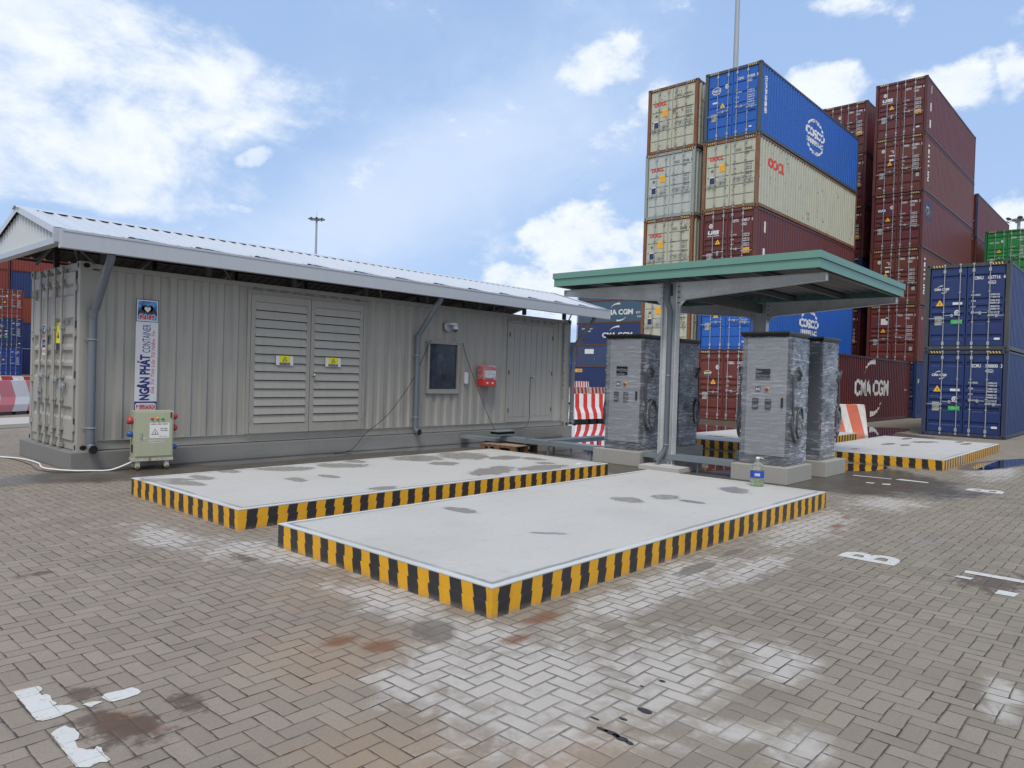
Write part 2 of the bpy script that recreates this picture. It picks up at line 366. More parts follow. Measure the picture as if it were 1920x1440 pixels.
def ground_mat():
    m, t, bs = newmat('herringbone_pavers'); P = t.pos(); A_ = {}
    for nm, ks in GATT.items():
        at = t.node('ShaderNodeAttribute'); at.attribute_name = nm; q = t.sep(V(t.t, at.outputs['Color']))
        for k_, v_ in zip(ks, q): A_[k_] = v_
    wob = t.noise(P, 1.3, 3, .5, col=True); wob = t.vm('SUBTRACT', wob, (.5, .5, .5))
    fw_ = t.noise(P, 22, 3, .6, col=True); fw_ = t.vm('SUBTRACT', fw_, (.5, .5, .5))
    Q = t.vm('ADD', t.vm('ADD', P, t.scale(wob, .045)), t.scale(fw_, .007))
    X, Y, _ = t.sep(Q)
    a = (X-2.07)/UX+3.; b = (Y-2.475)/UY
    i = a.floor(); j = b.floor(); fx = a-i; fy = b-j; k = (i-j).mod(4.)
    hz = k.lt(1.5); vt = 1-hz
    u_ = fx + hz*k; v_ = fy + vt*(3.-k)
    lu = 1.+hz; lv = 1.+vt
    edge = u_.mn(lu-u_).mn(v_.mn(lv-v_))          # in brick units (1 = 0.1 m)
    bi = i - hz*k; bj = j - vt*(3.-k)
    rnd = t.white(t.comb(bi, bj, hz)); rnd2 = t.white(t.comb(bj, bi, 3.3))
    n_l = t.noise(P, .16, 4, .55); n_m = t.noise(P, 1.1, 6, .62); n_f = t.noise(P, 60, 4, .7); n_g = t.noise(P, 9, 6, .68); n_x = t.noise(P, 4.0, 7, .66, .6)
    sx, sy, _ = t.sep(P)
    c = t.mix(rnd, (.205, .190, .168), (.315, .298, .272))
    c = t.mix((rnd2.gt(.9))*.30, c, (.20, .20, .205))
    side = (sx*.55-sy*.6).ss(-2.2, 3.5)
    c = t.mix(.35, c, t.mix(side, (.305, .270, .258), (.262, .262, .222)))
    c = t.mix((n_l-.5)*1.4+.15, c, (.33, .31, .30)); c = t.mix(((n_m-.5)*2.0).cl(), c, (.14, .13, .12))
    c = t.mix(((n_f-.5)*.9+.22).cl(), c, (.12, .115, .11))
    c = t.mix(((A_['tan']+(n_x-.5)*1.2).ss(.1, .9)*.5), c, (.30, .225, .165))
    # cement slurry and efflorescence
    wsoft = A_['wsoft']
    wm = (wsoft*.95 + (n_x-.5)*1.5 + (n_m-.5)*.5 + (rnd-.5)*.15 + (n_g-.5)*.5).ss(.12, .74)
    slur = A_['slur']
    slm = (slur*1.3+(n_m-.5)*.8).ss(.05, .5)
    jw = (n_g-.5)*.10 + .024 + rnd2*.018 + slm*.035 + (t.noise(P, 2.2, 3, .5)-.5)*.05
    joint = 1-(edge-jw).ss(-.018, .022)
    joint = joint*((n_g*.9+n_x*1.0-.15)).cl()
    c = t.mix(wm*(.50+n_g*.5).cl()*.82, c, t.mix(n_x, (.42, .445, .49), (.60, .63, .685)))
    jc = t.mix(slm*.7, (.030, .024, .020), (.17, .16, .15))
    c = t.mix(joint, c, jc)
    # white powder that filled the joints beyond the slurry
    wj = (1-(edge-.05).ss(-.02, .03))*((A_['wj']+(n_x-.5)*.8).ss(.1, .5))
    c = t.mix(wj*.32*n_x, c, (.46, .45, .43))
    # stains with shapes of their own
    rust = (A_['rust'] + (n_x-.5)*1.6 + (n_g-.5)*.8 + (rnd-.5)*.3).ss(.05, .7)
    c = t.mix(rust*.8, c, (.155, .070, .030))
    dirt = (A_['dirt']+(n_g-.5)*2.4+(n_x-.5)*1.2).ss(.10, .60)
    c = t.mix(dirt*.78, c, t.mix(n_x, (.045, .032, .032), (.11, .085, .07)))
    patch = (A_['patch']+(n_x-.5)*1.3+(n_g-.5)*.5).ss(.08, .36)
    c = t.mix(patch*.8, c, (.125, .118, .115))
    blue = (A_['blue']+(n_x-.5)*1.5).ss(.3, 1.)
    c = t.mix(blue*.45, c, (.16, .19, .24))
    # soaked ground near the building and below the canopy
    wet = (A_['wet']*2.2 + (n_m-.5)*.9+(n_x-.5)*.7).ss(.02, .34)
    c = t.mix(wet*.80, c, t.scale(c, .30))
    c = t.vm('MULTIPLY', c, (.95, .865, .75))
    rgh = .86 - wet*.55 - joint*.0 + (n_f-.5)*.1
    hgt = (edge-jw).ss(-.03, .10)*.6 + n_f*.12 + n_g*.10 + rnd*.18
    setp(t, bs, c, rgh, bump=hgt, bstr=.55, bdist=.010)
    return m
def axis(*seg):
    out = []
    for a, b, st in seg: out += list(np.arange(a, b, st))
    return np.array(out)
gx = axis((-60, -20, 20), (-20, -1, 1), (-1, 12, .06), (12, 33, .25), (33, 80, 4), (80, 400, 40), (400, 1601, 300)); gy = axis((-600, -100, 100), (-100, -2, 7), (-2, 11, .06), (11, 20, .25), (20, 60, 4), (60, 300, 30), (300, 1001, 200))
GX, GY = np.meshgrid(gx, gy, indexing='ij'); nx_, ny_ = len(gx), len(gy)
me = bpy.data.meshes.new('ground'); vv = np.stack([GX.ravel(), GY.ravel(), np.zeros(nx_*ny_)], 1)
ii, jj = np.meshgrid(np.arange(nx_-1), np.arange(ny_-1), indexing='ij'); b0_ = (ii*ny_+jj).ravel()
ff = np.stack([b0_, b0_+ny_, b0_+ny_+1, b0_+1], 1)
me.vertices.add(len(vv)); me.vertices.foreach_set('co', vv.ravel()); me.loops.add(ff.size); me.loops.foreach_set('vertex_index', ff.ravel().astype('i'))
me.polygons.add(len(ff)); me.polygons.foreach_set('loop_start', np.arange(0, ff.size, 4, dtype='i')); me.polygons.foreach_set('loop_total', np.full(len(ff), 4, dtype='i')); me.update(); me.validate()
for nm, ks in GATT.items():
    at = me.color_attributes.new(nm, 'FLOAT_COLOR', 'POINT'); buf = np.ones((len(vv), 4))
    for q, k_ in enumerate(ks):
        best = np.full(len(vv), -1.)
        for b in STAIN[k_]:
            an = R(b[4]) if len(b) > 4 else 0.; dx, dy = vv[:, 0]-b[0], vv[:, 1]-b[1]
            best = np.maximum(best, 1-np.hypot((dx*math.cos(an)+dy*math.sin(an))/b[2], (-dx*math.sin(an)+dy*math.cos(an))/b[3]))
        buf[:, q] = best
    at.data.foreach_set('color', buf.ravel())
me.materials.append(ground_mat())
go = bpy.data.objects.new('ground', me); C.objects.link(go); go['kind'] = 'structure'
mb = MB()
for x, y, rx, ry in OIL:
    mb.add([(x+rx*math.cos(a)*(1+.25*noise.noise(Vector((x*40, y*40+math.cos(a), math.sin(a))))), y+ry*math.sin(a)*(1+.3*noise.noise(Vector((x*60, math.cos(a), math.sin(a)+y)))), .004) for a in [i*math.pi/8 for i in range(16)]], [tuple(range(16))])
mb.build('oil_stain', plain('black_oil', (.030, .028, .032), .65), fix=False, kind='structure')
# standing water
def water_mat():
    m, t, bs = newmat('puddle_water'); nt = m.node_tree; nt.nodes.remove(bs); out = [n for n in nt.nodes if n.type == 'OUTPUT_MATERIAL'][0]
    fr = t.node('ShaderNodeFresnel'); fr.inputs[0].default_value = 1.45
    tr = t.node('ShaderNodeBsdfTransparent'); tr.inputs[0].default_value = (.62, .60, .56, 1)
    gl = t.node('ShaderNodeBsdfGlossy'); gl.inputs[0].default_value = (.95, .97, 1, 1); gl.inputs['Roughness'].default_value = .012
    bp = t.node('ShaderNodeBump'); bp.inputs['Strength'].default_value = .05; bp.inputs['Distance'].default_value = .01
    t.l.new(t.noise(t.pos(), 5, 3, .5).k, bp.inputs['Height']); t.l.new(bp.outputs[0], gl.inputs['Normal'])
    mx = t.node('ShaderNodeMixShader'); t.l.new(fr.outputs[0], mx.inputs[0]); t.l.new(tr.outputs[0], mx.inputs[1]); t.l.new(gl.outputs[0], mx.inputs[2])
    t.l.new(mx.outputs[0], out.inputs[0]); return m
M['water'] = water_mat()
def puddle(pts, z=.004, amp=.12, seed=1, n=10):
    """irregular sheet of water through the control points"""
    out = []; L = len(pts)
    for i in range(L):
        p0, p1, p2, p3 = [Vector(pts[(i+k) % L]) for k in (-1, 0, 1, 2)]
        for q in range(n):
            s_ = q/n; a = .5*((2*p1)+(-p0+p2)*s_+(2*p0-5*p1+4*p2-p3)*s_*s_+(-p0+3*p1-3*p2+p3)*s_**3)
            nn = noise.noise_vector(Vector((a.x*1.6+seed, a.y*1.6, 0)))*amp + noise.noise_vector(Vector((a.x*6+seed, a.y*6, 2)))*amp*.4
            out.append((a.x+nn.x, a.y+nn.y, z))
    mb = MB(); mb.add(out, [tuple(range(len(out)))]); return mb.build('puddle', M['water'], fix=False, kind='structure')
puddle([(12.4, 8.9), (13.2, 9.6), (14.0, 10.6), (13.5, 11.6), (15.6, 12.1), (16.0, 13.6), (19.0, 15.4), (21.5, 16.1), (24.5, 15.6), (24, 11.2), (17, 10.2), (16.0, 8.4), (15.9, 6.4), (15.5, 5.2), (14.8, 5.6), (14.6, 7.0), (13.2, 8.5)], amp=.12, seed=3)
puddle([(12.3, 6.2), (13.1, 6.0), (14.2, 6.2), (14.6, 6.9), (13.6, 7.2), (12.9, 7.0), (12.2, 6.6)], amp=.08, seed=9)
puddle([(14.7, 4.75), (15.7, 5.0), (16.2, 4.7), (16.2, 4.3), (15.3, 4.15), (14.7, 4.4)], amp=.08, seed=4)
puddle([(17.5, 2.95), (18.6, 3.02), (20.0, 2.85), (21.3, 2.45), (20.2, 2.30), (18.8, 2.48), (17.6, 2.7)], amp=.07, seed=5)
puddle([(5.6, 11.95), (7.5, 12.12), (10.2, 12.18), (12.6, 12.1), (12.3, 11.6), (10.2, 11.65), (8, 11.75), (6, 11.6)], amp=.10, seed=6)
puddle([(23.2, 7.4), (25.5, 8.4), (27, 9.2), (30, 9.0), (31, 7.5), (27, 6.9), (24, 6.4)], amp=.15, seed=8)
# ------------------------------------------------------------------ painted ground marks
def marks_mat():
    m, t, bs = newmat('worn_road_paint'); P = t.pos(); n = t.noise(P, 26, 6, .7); n2 = t.noise(P, 3, 4, .6)
    c = t.mix((n2-.4).cl()*.8, (.54, .545, .53), (.40, .38, .35)); c = t.mix(n.ss(.58, .66)*.75, c, (.27, .25, .23)); X_, Y_, Z_ = t.sep(P); fx_ = ((((X_-2.07)/UX+.5).fract()-.5).abs()); fy_ = ((((Y_-2.475)/UY+.5).fract()-.5).abs()); c = t.mix((1-fx_.mn(fy_).ss(.01, .035))*t.noise(P, 7, 3, .6).ss(.40, .55)*.6, c, (.17, .155, .14))
    setp(t, bs, c, .7, bump=n, bstr=.3, bdist=.003); return m
M['mark'] = marks_mat()
def flat(name, polys, mat, z=.004, **k):
    mb = MB()
    for p in polys: mb.add([(x, y, z) for x, y in p], [tuple(range(len(p)))])
    return mb.build(name, mat, fix=False, **k)
def jag(p, amp=.012, step=.02, seed=0):
    out = []
    for i in range(len(p)):
        a = Vector(p[i]); b = Vector(p[(i+1) % len(p)]); n = max(1, int((b-a).length/step))
        for q in range(n):
            c = a.lerp(b, q/n); nn = noise.noise_vector(Vector((c.x*30+seed, c.y*30, 1)))*amp; out.append((c.x+nn.x, c.y+nn.y))
    return out
def letter_B(x0, x1, y0, y1):
    mb = MB(); text(mb, 'B', lambda u, v: (x0 + v, y0 - u, .004), x1-x0, y0-y1, bold=.03); return mb
for a in ((7.36, 7.73, 2.34, 1.84), (13.70, 14.12, 2.42, 1.92)):
    # the letters lie with their backs to the slabs: stem nearest the camera side
    mb = MB(); x0, x1, y0, y1 = a
    vs, fs, _ = text_tris('B', .03)
    mb.add([(x0 + u*(x1-x0), y1 + v*(y0-y1), .004) for u, v in vs], fs)
    mb.build('painted_letter', M['mark'], fix=False, kind='structure')
flat('painted_marking', [jag([(7.60, 1.33), (7.71, 1.33), (7.72, .55), (7.60, .55)], .006), jag([(7.37, 1.36), (7.45, 1.34), (7.45, 1.22), (7.36, 1.24)], .006), jag([(7.03, 1.01), (7.18, 1.0), (7.18, .86), (7.03, .88)], .008)], M['mark'], kind='structure')
flat('painted_marking', [jag([(14.02, 4.25), (14.12, 4.25), (14.16, 3.62), (14.07, 3.62)], .006), jag([(14.08, 3.55), (14.28, 3.52), (14.22, 3.05), (14.10, 3.05)], .008), jag([(13.16, 3.78), (13.28, 3.78), (13.32, 3.66), (13.18, 3.66)], .008), jag([(13.20, 3.53), (13.34, 3.56), (13.42, 3.46), (13.24, 3.40)], .008)], M['mark'], kind='structure')
L1 = [(1.059, 4.25), (1.112, 4.252), (1.167, 4.241), (1.169, 4.213), (1.169, 4.186), (1.159, 4.169), (1.146, 4.154), (1.145, 4.108), (1.165, 4.11), (1.172, 4.082), (1.165, 4.007), (1.171, 3.97), (1.164, 3.953), (1.143, 3.949), (1.167, 3.935), (1.206, 3.902), (1.218, 3.875), (1.222, 3.851), (1.224, 3.83), (1.189, 3.826), (1.152, 3.815), (1.105, 3.805), (1.068, 3.81), (1.049, 3.837), (1.052, 3.941), (1.056, 4.083)]
L2 = [(1.343, 3.888), (1.37, 3.918), (1.441, 3.906), (1.49, 3.902), (1.505, 3.859), (1.505, 3.815), (1.478, 3.799), (1.415, 3.79), (1.368, 3.795), (1.35, 3.813)]
L3 = [(1.058, 3.656), (1.089, 3.681), (1.125, 3.693), (1.131, 3.664), (1.145, 3.627), (1.145, 3.57), (1.126, 3.521), (1.11, 3.515), (1.101, 3.439), (1.122, 3.397), (1.143, 3.377), (1.161, 3.4), (1.169, 3.372), (1.159, 3.299), (1.162, 3.247), (1.144, 3.235), (1.123, 3.255), (1.079, 3.242), (1.044, 3.277), (1.046, 3.371), (1.053, 3.508)]
flat('painted_marking', [jag(L1, .004, .01, 3), jag(L2, .005, .01, 7), jag(L3, .004, .01, 5), jag([(1.25, 3.86), (1.30, 3.87), (1.33, 3.83), (1.27, 3.81)], .012, .008, 4)], M['mark'], kind='structure')
flat('painted_marking', [jag([(6.4, 11.05), (6.46, 11.05), (7.1, 10.75), (7.05, 10.70)], .01), jag([(5.9, 10.9), (6.1, 10.9), (6.1, 10.83), (5.9, 10.83)], .01)], M['mark'], kind='structure')
# ------------------------------------------------------------------ concrete
def concrete(name, col, wetlist=None, rough=.85, edge=None, var=.25):
    m, t, bs = newmat(name); P = t.pos(); n = t.noise(P, 1.2, 6, .6); f = t.noise(P, 24, 5, .65); f2 = t.noise(P, 110, 3, .6); x_ = t.noise(P, 5, 6, .65, .4)
    c = t.mix((n-.35)*var, col, tuple(q*.72 for q in col)); c = t.mix((f-.5)*.4+.05, c, tuple(q*.6 for q in col))
    st = t.noise(P, 1., 5, .6, sc=(7, 7, .8)); c = t.mix(st.ss(.55, .8)*.25, c, tuple(q*.5 for q in col))
    r = None
    rg = V(t.t, t.node('ShaderNodeValue').outputs[0]); rg.k.default_value = rough
    if edge:      # slab plan x0, x1, y0, y1: a grey grout line just inside the rim
        x0, x1, y0, y1 = edge; X, Y, Z = t.sep(P)
        e = (X-x0).mn(x1-X).mn((Y-y0).mn(y1-Y)) + (x_-.5)*.05
        gl = (1-((e-.075).abs()).ss(.005, .035+0.0))*t.noise(P, .9, 2, .5, off=(4, 4, 0)).ss(.30, .52)
        c = t.mix(gl*.85, c, (.17, .19, .21)); c = t.mix(e.lt(.05)*.35, c, (.62, .68, .72))
        sc_ = t.noise(P, 2.5, 6, .7, sc=(1, 6, 1), off=(3, 0, 0)); c = t.mix(sc_.ss(.5, .75)*.30, c, (.36, .355, .34)); bl_ = t.noise(P, .8, 5, .6, off=(8, 2, 0)); c = t.mix(bl_.ss(.45, .75)*.35, c, (.36, .345, .31)); sp_ = t.noise(P, 16, 4, .7, off=(2, 2, 0)); c = t.mix(sp_.ss(.70, .76)*.5, c, (.20, .18, .16))
    if wetlist:
        b = (t.blobs(P, wetlist)+(x_-.5)*1.3+(f-.5)*.25-.07)
        wm = b.ss(.03, .24); c = t.mix(b.ss(-.05, .08)*.25, c, t.scale(c, .8)); c = t.mix(wm*.72, c, (.245, .235, .215)); rg = rg - wm*.62
    setp(t, bs, c, rg, bump=f*.7+f2*.3, bstr=.25, bdist=.004); return m
def stripes(name, per=.235, seed=0.):
    m, t, bs = newmat(name); P = t.pos(); X, Y, Z = t.sep(P); NX, NY, NZ = t.sep(t.normal())
    s_ = t.mix(NX.abs().gt(.5), t.comb(X, 0, 0), t.comb(Y, 0, 0)); s_ = t.sep(s_)[0]
    n = t.noise(P, 7, 4, .6, off=(seed, 0, 0)); n1 = t.noise(P, 40, 4, .6); n2 = t.noise(t.comb((s_/per).floor(), (Z-.115).gt(0)*5.3, 1.), 3.3, 0)
    q = s_ + Z*(-.16) + (Z.gt(.112))*.014 + (n-.5)*.036 + (n2-.5)*.025 + seed
    ph = (q/per).fract(); dist = ((ph-.5).abs()-.25)
    k = dist.ss(-.012, .012)
    yel = t.mix((n-.35).cl()*.8, (.70, .365, .012), (.56, .27, .010)); yel = t.mix((n1-.62).cl()*2.5, yel, (.36, .20, .05))
    blk = t.mix(n, (.014, .014, .018), (.035, .035, .042))
    c = t.mix(k, blk, yel)
    chip = t.noise(P, 34, 6, .75, off=(seed, 3, 0)).ss(.66, .70)*(1-Z.ss(.0, .20)*.6); yel = t.mix(t.noise(P, 3, 5, .65, off=(1, seed, 0)).ss(.5, .75)*.45, yel, (.42, .22, .02)); c = t.mix(k, blk, yel); c = t.mix(chip*.8, c, (.30, .285, .26))
    low = (1-Z.ss(.0, .05))*t.noise(P, 9, 5, .7).ss(.35, .65); c = t.mix(low*.55, c, (.24, .22, .20))
    joint = (1-((Z-.112).abs()).ss(.001, .005))*.5
    blkj = (1-(((s_/.4).fract()-.5).abs()*.4).ss(.001, .004))*.35
    c = t.mix(joint*.16, c, (.20, .12, .03))
    setp(t, bs, c, .42+k*.12, bump=n1*.3+n*.5-joint*.25-blkj, bstr=.6, bdist=.006); return m
def slab(label, x0, x1, y0, y1, h, wets, seed):
    t = thing('concrete_slab', label, 'slab', ((x0+x1)/2, (y0+y1)/2, 0), group='raised concrete slabs with hazard striped edges')
    lx, ly = (x1-x0)/2, (y1-y0)/2; th = .09
    ring = MB()
    for a in ((-lx, lx, -ly, -ly+th), (-lx, lx, ly-th, ly), (-lx, -lx+th, -ly+th, ly-th), (lx-th, lx, -ly+th, ly-th)): ring.box(*a, 0, h-.012)
    ring.build('painted_edge', stripes('hazard_stripes', seed=seed), t)
    top = MB().box(-lx-.002, lx+.002, -ly-.002, ly+.002, h-.012, h).build('concrete_top', concrete('slab_concrete', (.465, .455, .43), wets, .8, (x0, x1, y0, y1), .3), t, bevel=.003)
    return t
slab('nearest hazard striped slab with a water jug standing on its far end', 3.597, 10.044, 3.366, 6.104, .217,
     [(5.37, 5.5, .13, .34), (7.34, 4.72, .22, .26), (7.9, 4.55, .25, .2), (9.15, 4.25, .35, .24, 40), (5.2, 4.2, .06, .22, 40), (7.85, 4.15, .1, .2)], .173)
slab('hazard striped slab with many puddles, beside the long container building', 3.642, 10.165, 6.947, 9.68, .216,
     [(3.87, 9.28, .2, .42, 60), (3.92, 8.95, .14, .38, 20), (4.32, 9.22, .14, .32), (4.86, 9.58, .16, .26), (5.6, 9.35, .30, .5, 60), (6.45, 9.2, .34, .5, 50), (6.9, 9.5, .2, .25), (5.17, 8.37, .15, .24), (5.67, 8.36, .13, .24), (5.63, 7.15, .25, .16), (4.05, 8.8, .1, .3),
      (8.0, 9.25, .55, .5), (8.9, 9.1, .7, .55, 60), (9.3, 8.5, .45, .3), (7.9, 8.5, .3, .3), (7.9, 7.45, .75, .32, 20), (8.8, 7.25, .7, .28), (9.3, 7.6, .2, .2), (9.6, 8.1, .2, .35)], .10)
slab('far hazard striped slab in front of the two stacked navy containers', 16.36, 22.64, 3.27, 6.02, .217,
     [(21.2, 4.7, .7, .22, -20), (19.5, 5.1, .5, .14), (19.6, 4.75, .4, .12), (21.7, 3.85, .5, .12), (22.2, 4.1, .4, .1), (22, 5.3, .6, .12), (17.3, 5.2, .3, .1)], .3)
slab('hazard striped slab mostly hidden behind the wrapped chargers', 16.36, 22.9, 6.84, 9.57, .217, [(17.5, 8.6, .2, .4), (17.2, 7.9, .1, .4)], .41)
# ------------------------------------------------------------------ shipping containers
W_, H_ = 2.438, 2.896
PER, DEP = .278, .036
_cache = {}
def cmesh(key, fn):
    if key not in _cache: _cache[key] = fn()
    return _cache[key]
def side_mesh(mat, L, h, inset=0.):
    mb = MB(); xs = breaks(.16, L-.16, PER); z0, z1 = .16, h-.10
    vs = []
    for x in xs: vs += [(x, .012+corr(x, PER, DEP), z0), (x, .012+corr(x, PER, DEP), z1)]
    mb.add(vs, [(2*i, 2*i+2, 2*i+3, 2*i+1) for i in range(len(xs)-1)])
    return mb.mesh('side_wall', mat, fix=False)
def frame_mesh(mat, L, h, p45=0.):
    mb = MB(); pw, pd = .16, .12
    for x in (p45, L-p45-pd if p45 else L-pd):
        for y in (0, W_-.13): mb.box(x, x+pd, y, y+.13, .118, h-.118)
    if p45:
        for x in (0, L-.06):
            for y in (0.01, W_-.07): mb.box(x, x+.06, y, y+.06, .118, h-.118)
    mb.box(0.012, .10, .16, W_-.16, h-.125, h-.012)      # header
    mb.box(0.012, .12, .16, W_-.16, .02, .135)           # sill
    for y in (.004, W_-.064):
        mb.box(.17, L-.17, y, y+.06, h-.095, h-.02); mb.box(.17, L-.17, y, y+.06, .03, .155)
    mb.box(L-.1, L-.012, .16, W_-.16, h-.125, h-.012); mb.box(L-.1, L-.012, .16, W_-.16, .02, .135)
    mb.box(.12, L-.12, .07, W_-.07, .12, .15)
    return mb.mesh('frame', mat)
def casting_mesh(mat):
    mb = MB(); mb.box(0, .178, 0, .162, 0, .118, 0)
    def oval(f, a, b): mb.add([f(a*math.cos(2*math.pi*i/12), b*math.sin(2*math.pi*i/12)) for i in range(12)], [tuple(range(12))], 1)
    for x in (-.002, .180): oval(lambda u, v: (x, .08+u, .059+v), .032, .042)
    for y in (-.002, .164): oval(lambda u, v: (.09+u, y, .059+v), .05, .038)
    return mb.mesh('corner_casting', [mat, M['hole']], fix=False)
DOORW = 1.045
def door_mesh(mat, h, style):
    """one leaf: hung at y 0, reaching DOORW; outer face at x 0, z from .15"""
    mb = MB(); hh = h-.30; fr = .045
    mb.box(.0, .045, 0, fr, 0, hh); mb.box(.0, .045, DOORW-fr, DOORW, 0, hh); mb.box(0, .045, fr, DOORW-fr, 0, fr); mb.box(0, .045, fr, DOORW-fr, hh-fr, hh)
    prof = [(fr, .008)]
    if style == 'ribbed':
        for zc in (.30, .78, 1.02, 1.26, 1.50, 2.28) if True else ():
            prof += [(zc-.085, .008), (zc-.045, .042), (zc+.045, .042), (zc+.085, .008)]
    else:
        for zc in (.42, .84, 1.26, 1.68, 2.10):
            prof += [(zc-.05, .006), (zc-.02, .034), (zc+.012, .034), (zc+.02, .002)]
    prof = [p for p in prof if p[0] < hh-fr-.02]+[(hh-fr, .008)]
    n = len(prof); vs = [(x, y, z) for z, x in prof for y in (fr, DOORW-fr)]
    mb.add(vs, [(2*i, 2*i+2, 2*i+3, 2*i+1) for i in range(n-1)])
    return mb.mesh('door', mat)
def rod_mesh(mat, h):
    mb = MB(); mb.tube([(-.03, 0, .02), (-.03, 0, h-.05)], .0145, 8)
    for z in (.20, h-.28): mb.box(-.05, -.002, -.036, .036, z-.055, z+.055)
    for z in (.9, 1.25, 1.9): mb.box(-.05, 0, -.035, .035, z-.015, z+.015)
    for z in (.06, h-.07): mb.box(-.05, 0, -.03, .03, z-.03, z+.03)
    return mb.mesh('lock_rod', mat, fix=False)
def handle_mesh(mat, sgn):
    mb = MB(); mb.box(-.062, -.045, 0, sgn*.42, -.012, .012); mb.box(-.06, -.004, sgn*.18, sgn*.24, -.06, .045); mb.box(-.065, -.02, -.03, .03, -.03, .03)
    return mb.mesh('handle', mat, fix=False)
def dtx(mb, s, y, z, h, wd=None, x=-.006, bold=0., mi=0, cond=.75, shear=0.):
    """door lettering: y is its left edge as seen from outside"""
    return text(mb, s, lambda u, v: (x, y-u, z+v), h, wd, bold, mi, cond, shear)
def dquad(mb, y, z, w_, h_, mi=0, x=-.005): mb.add([(x, y, z), (x, y-w_, z), (x, y-w_, z+h_), (x, y, z+h_)], [(0, 1, 2, 3)], mi)
def ring_pts(a0, a1, rx, ry, wd0, wd1, n=16):
    """tapering arc band"""
    o, i_ = [], []
    for k in range(n+1):
        a = R(a0+(a1-a0)*k/n); wd = wd0+(wd1-wd0)*k/n
        o.append((rx*math.cos(a), ry*math.sin(a))); i_.append(((rx-wd)*math.cos(a), (ry-wd)*math.sin(a)))
    return [(o[k], o[k+1], i_[k+1], i_[k]) for k in range(n)]
def logo_side(src, kind, W):
    """flat (u, v, 0) artwork of width W; colour slots: 0 white, 1 red, 2 blue, 3 yellow"""
    f = lambda u, v: (u, v, 0)
    if kind == 'cma':
        h = W*.15; text(src, 'CMA CGM', f, h, W, bold=.035)
        for a0, a1, cx_, cy_ in ((168, 90, .57, 1.10), (-12, -90, .47, -.10)):
            for q in ring_pts(a0, a1, W*.32, h*1.15, h*.02, h*.34): src.add([(W*cx_+x, h*cy_+y, 0) for x, y in q], [(0, 1, 2, 3)])
    elif kind == 'cosco':
        h = W*.175
        text(src, 'COSCO', lambda u, v: (u, v, 0), h, W, bold=.05); text(src, 'SHIPPING', lambda u, v: (u+W*.04, v-h*.78, 0), h*.56, W*.92, bold=.04)
        for a0, a1 in ((35, 80), (100, 145), (215, 260), (280, 325)):
            for q in ring_pts(a0, a1, W*.50, W*.34, W*.045, W*.045, 8): src.add([(W*.5+x, h*.12+y, 0) for x, y in q], [(0, 1, 2, 3)])
        for rx in (.14, .30):
            for a0, a1 in ((58, 86), (94, 122), (238, 266), (274, 302)):
                for q in ring_pts(a0, a1, W*rx, W*.34, W*.04, W*.04, 6): src.add([(W*.5+x, h*.12+y, 0) for x, y in q], [(0, 1, 2, 3)])
    elif kind == 'oocl': text(src, 'OOCL', f, W*.26, W, bold=.05, mi=1)
    elif kind == 'seaco': text(src, 'seaco', f, W*.26, W, bold=.04, mi=3)
    elif kind == 'cai':
        src.add([(0, -.1, 0), (W, -.1, 0), (W, W*.6, 0), (0, W*.6, 0)], [(0, 1, 2, 3)], 2); text(src, 'CAI', lambda u, v: (u+.08, v+.05, .002), W*.38, W*.72, bold=.05)
        src.add([(W*.8, 0, .001), (W, 0, .001), (W, W*.35, .001), (W*.8, W*.35, .001)], [(0, 1, 2, 3)], 3)
COLS = {'white': (.74, .76, .78)}
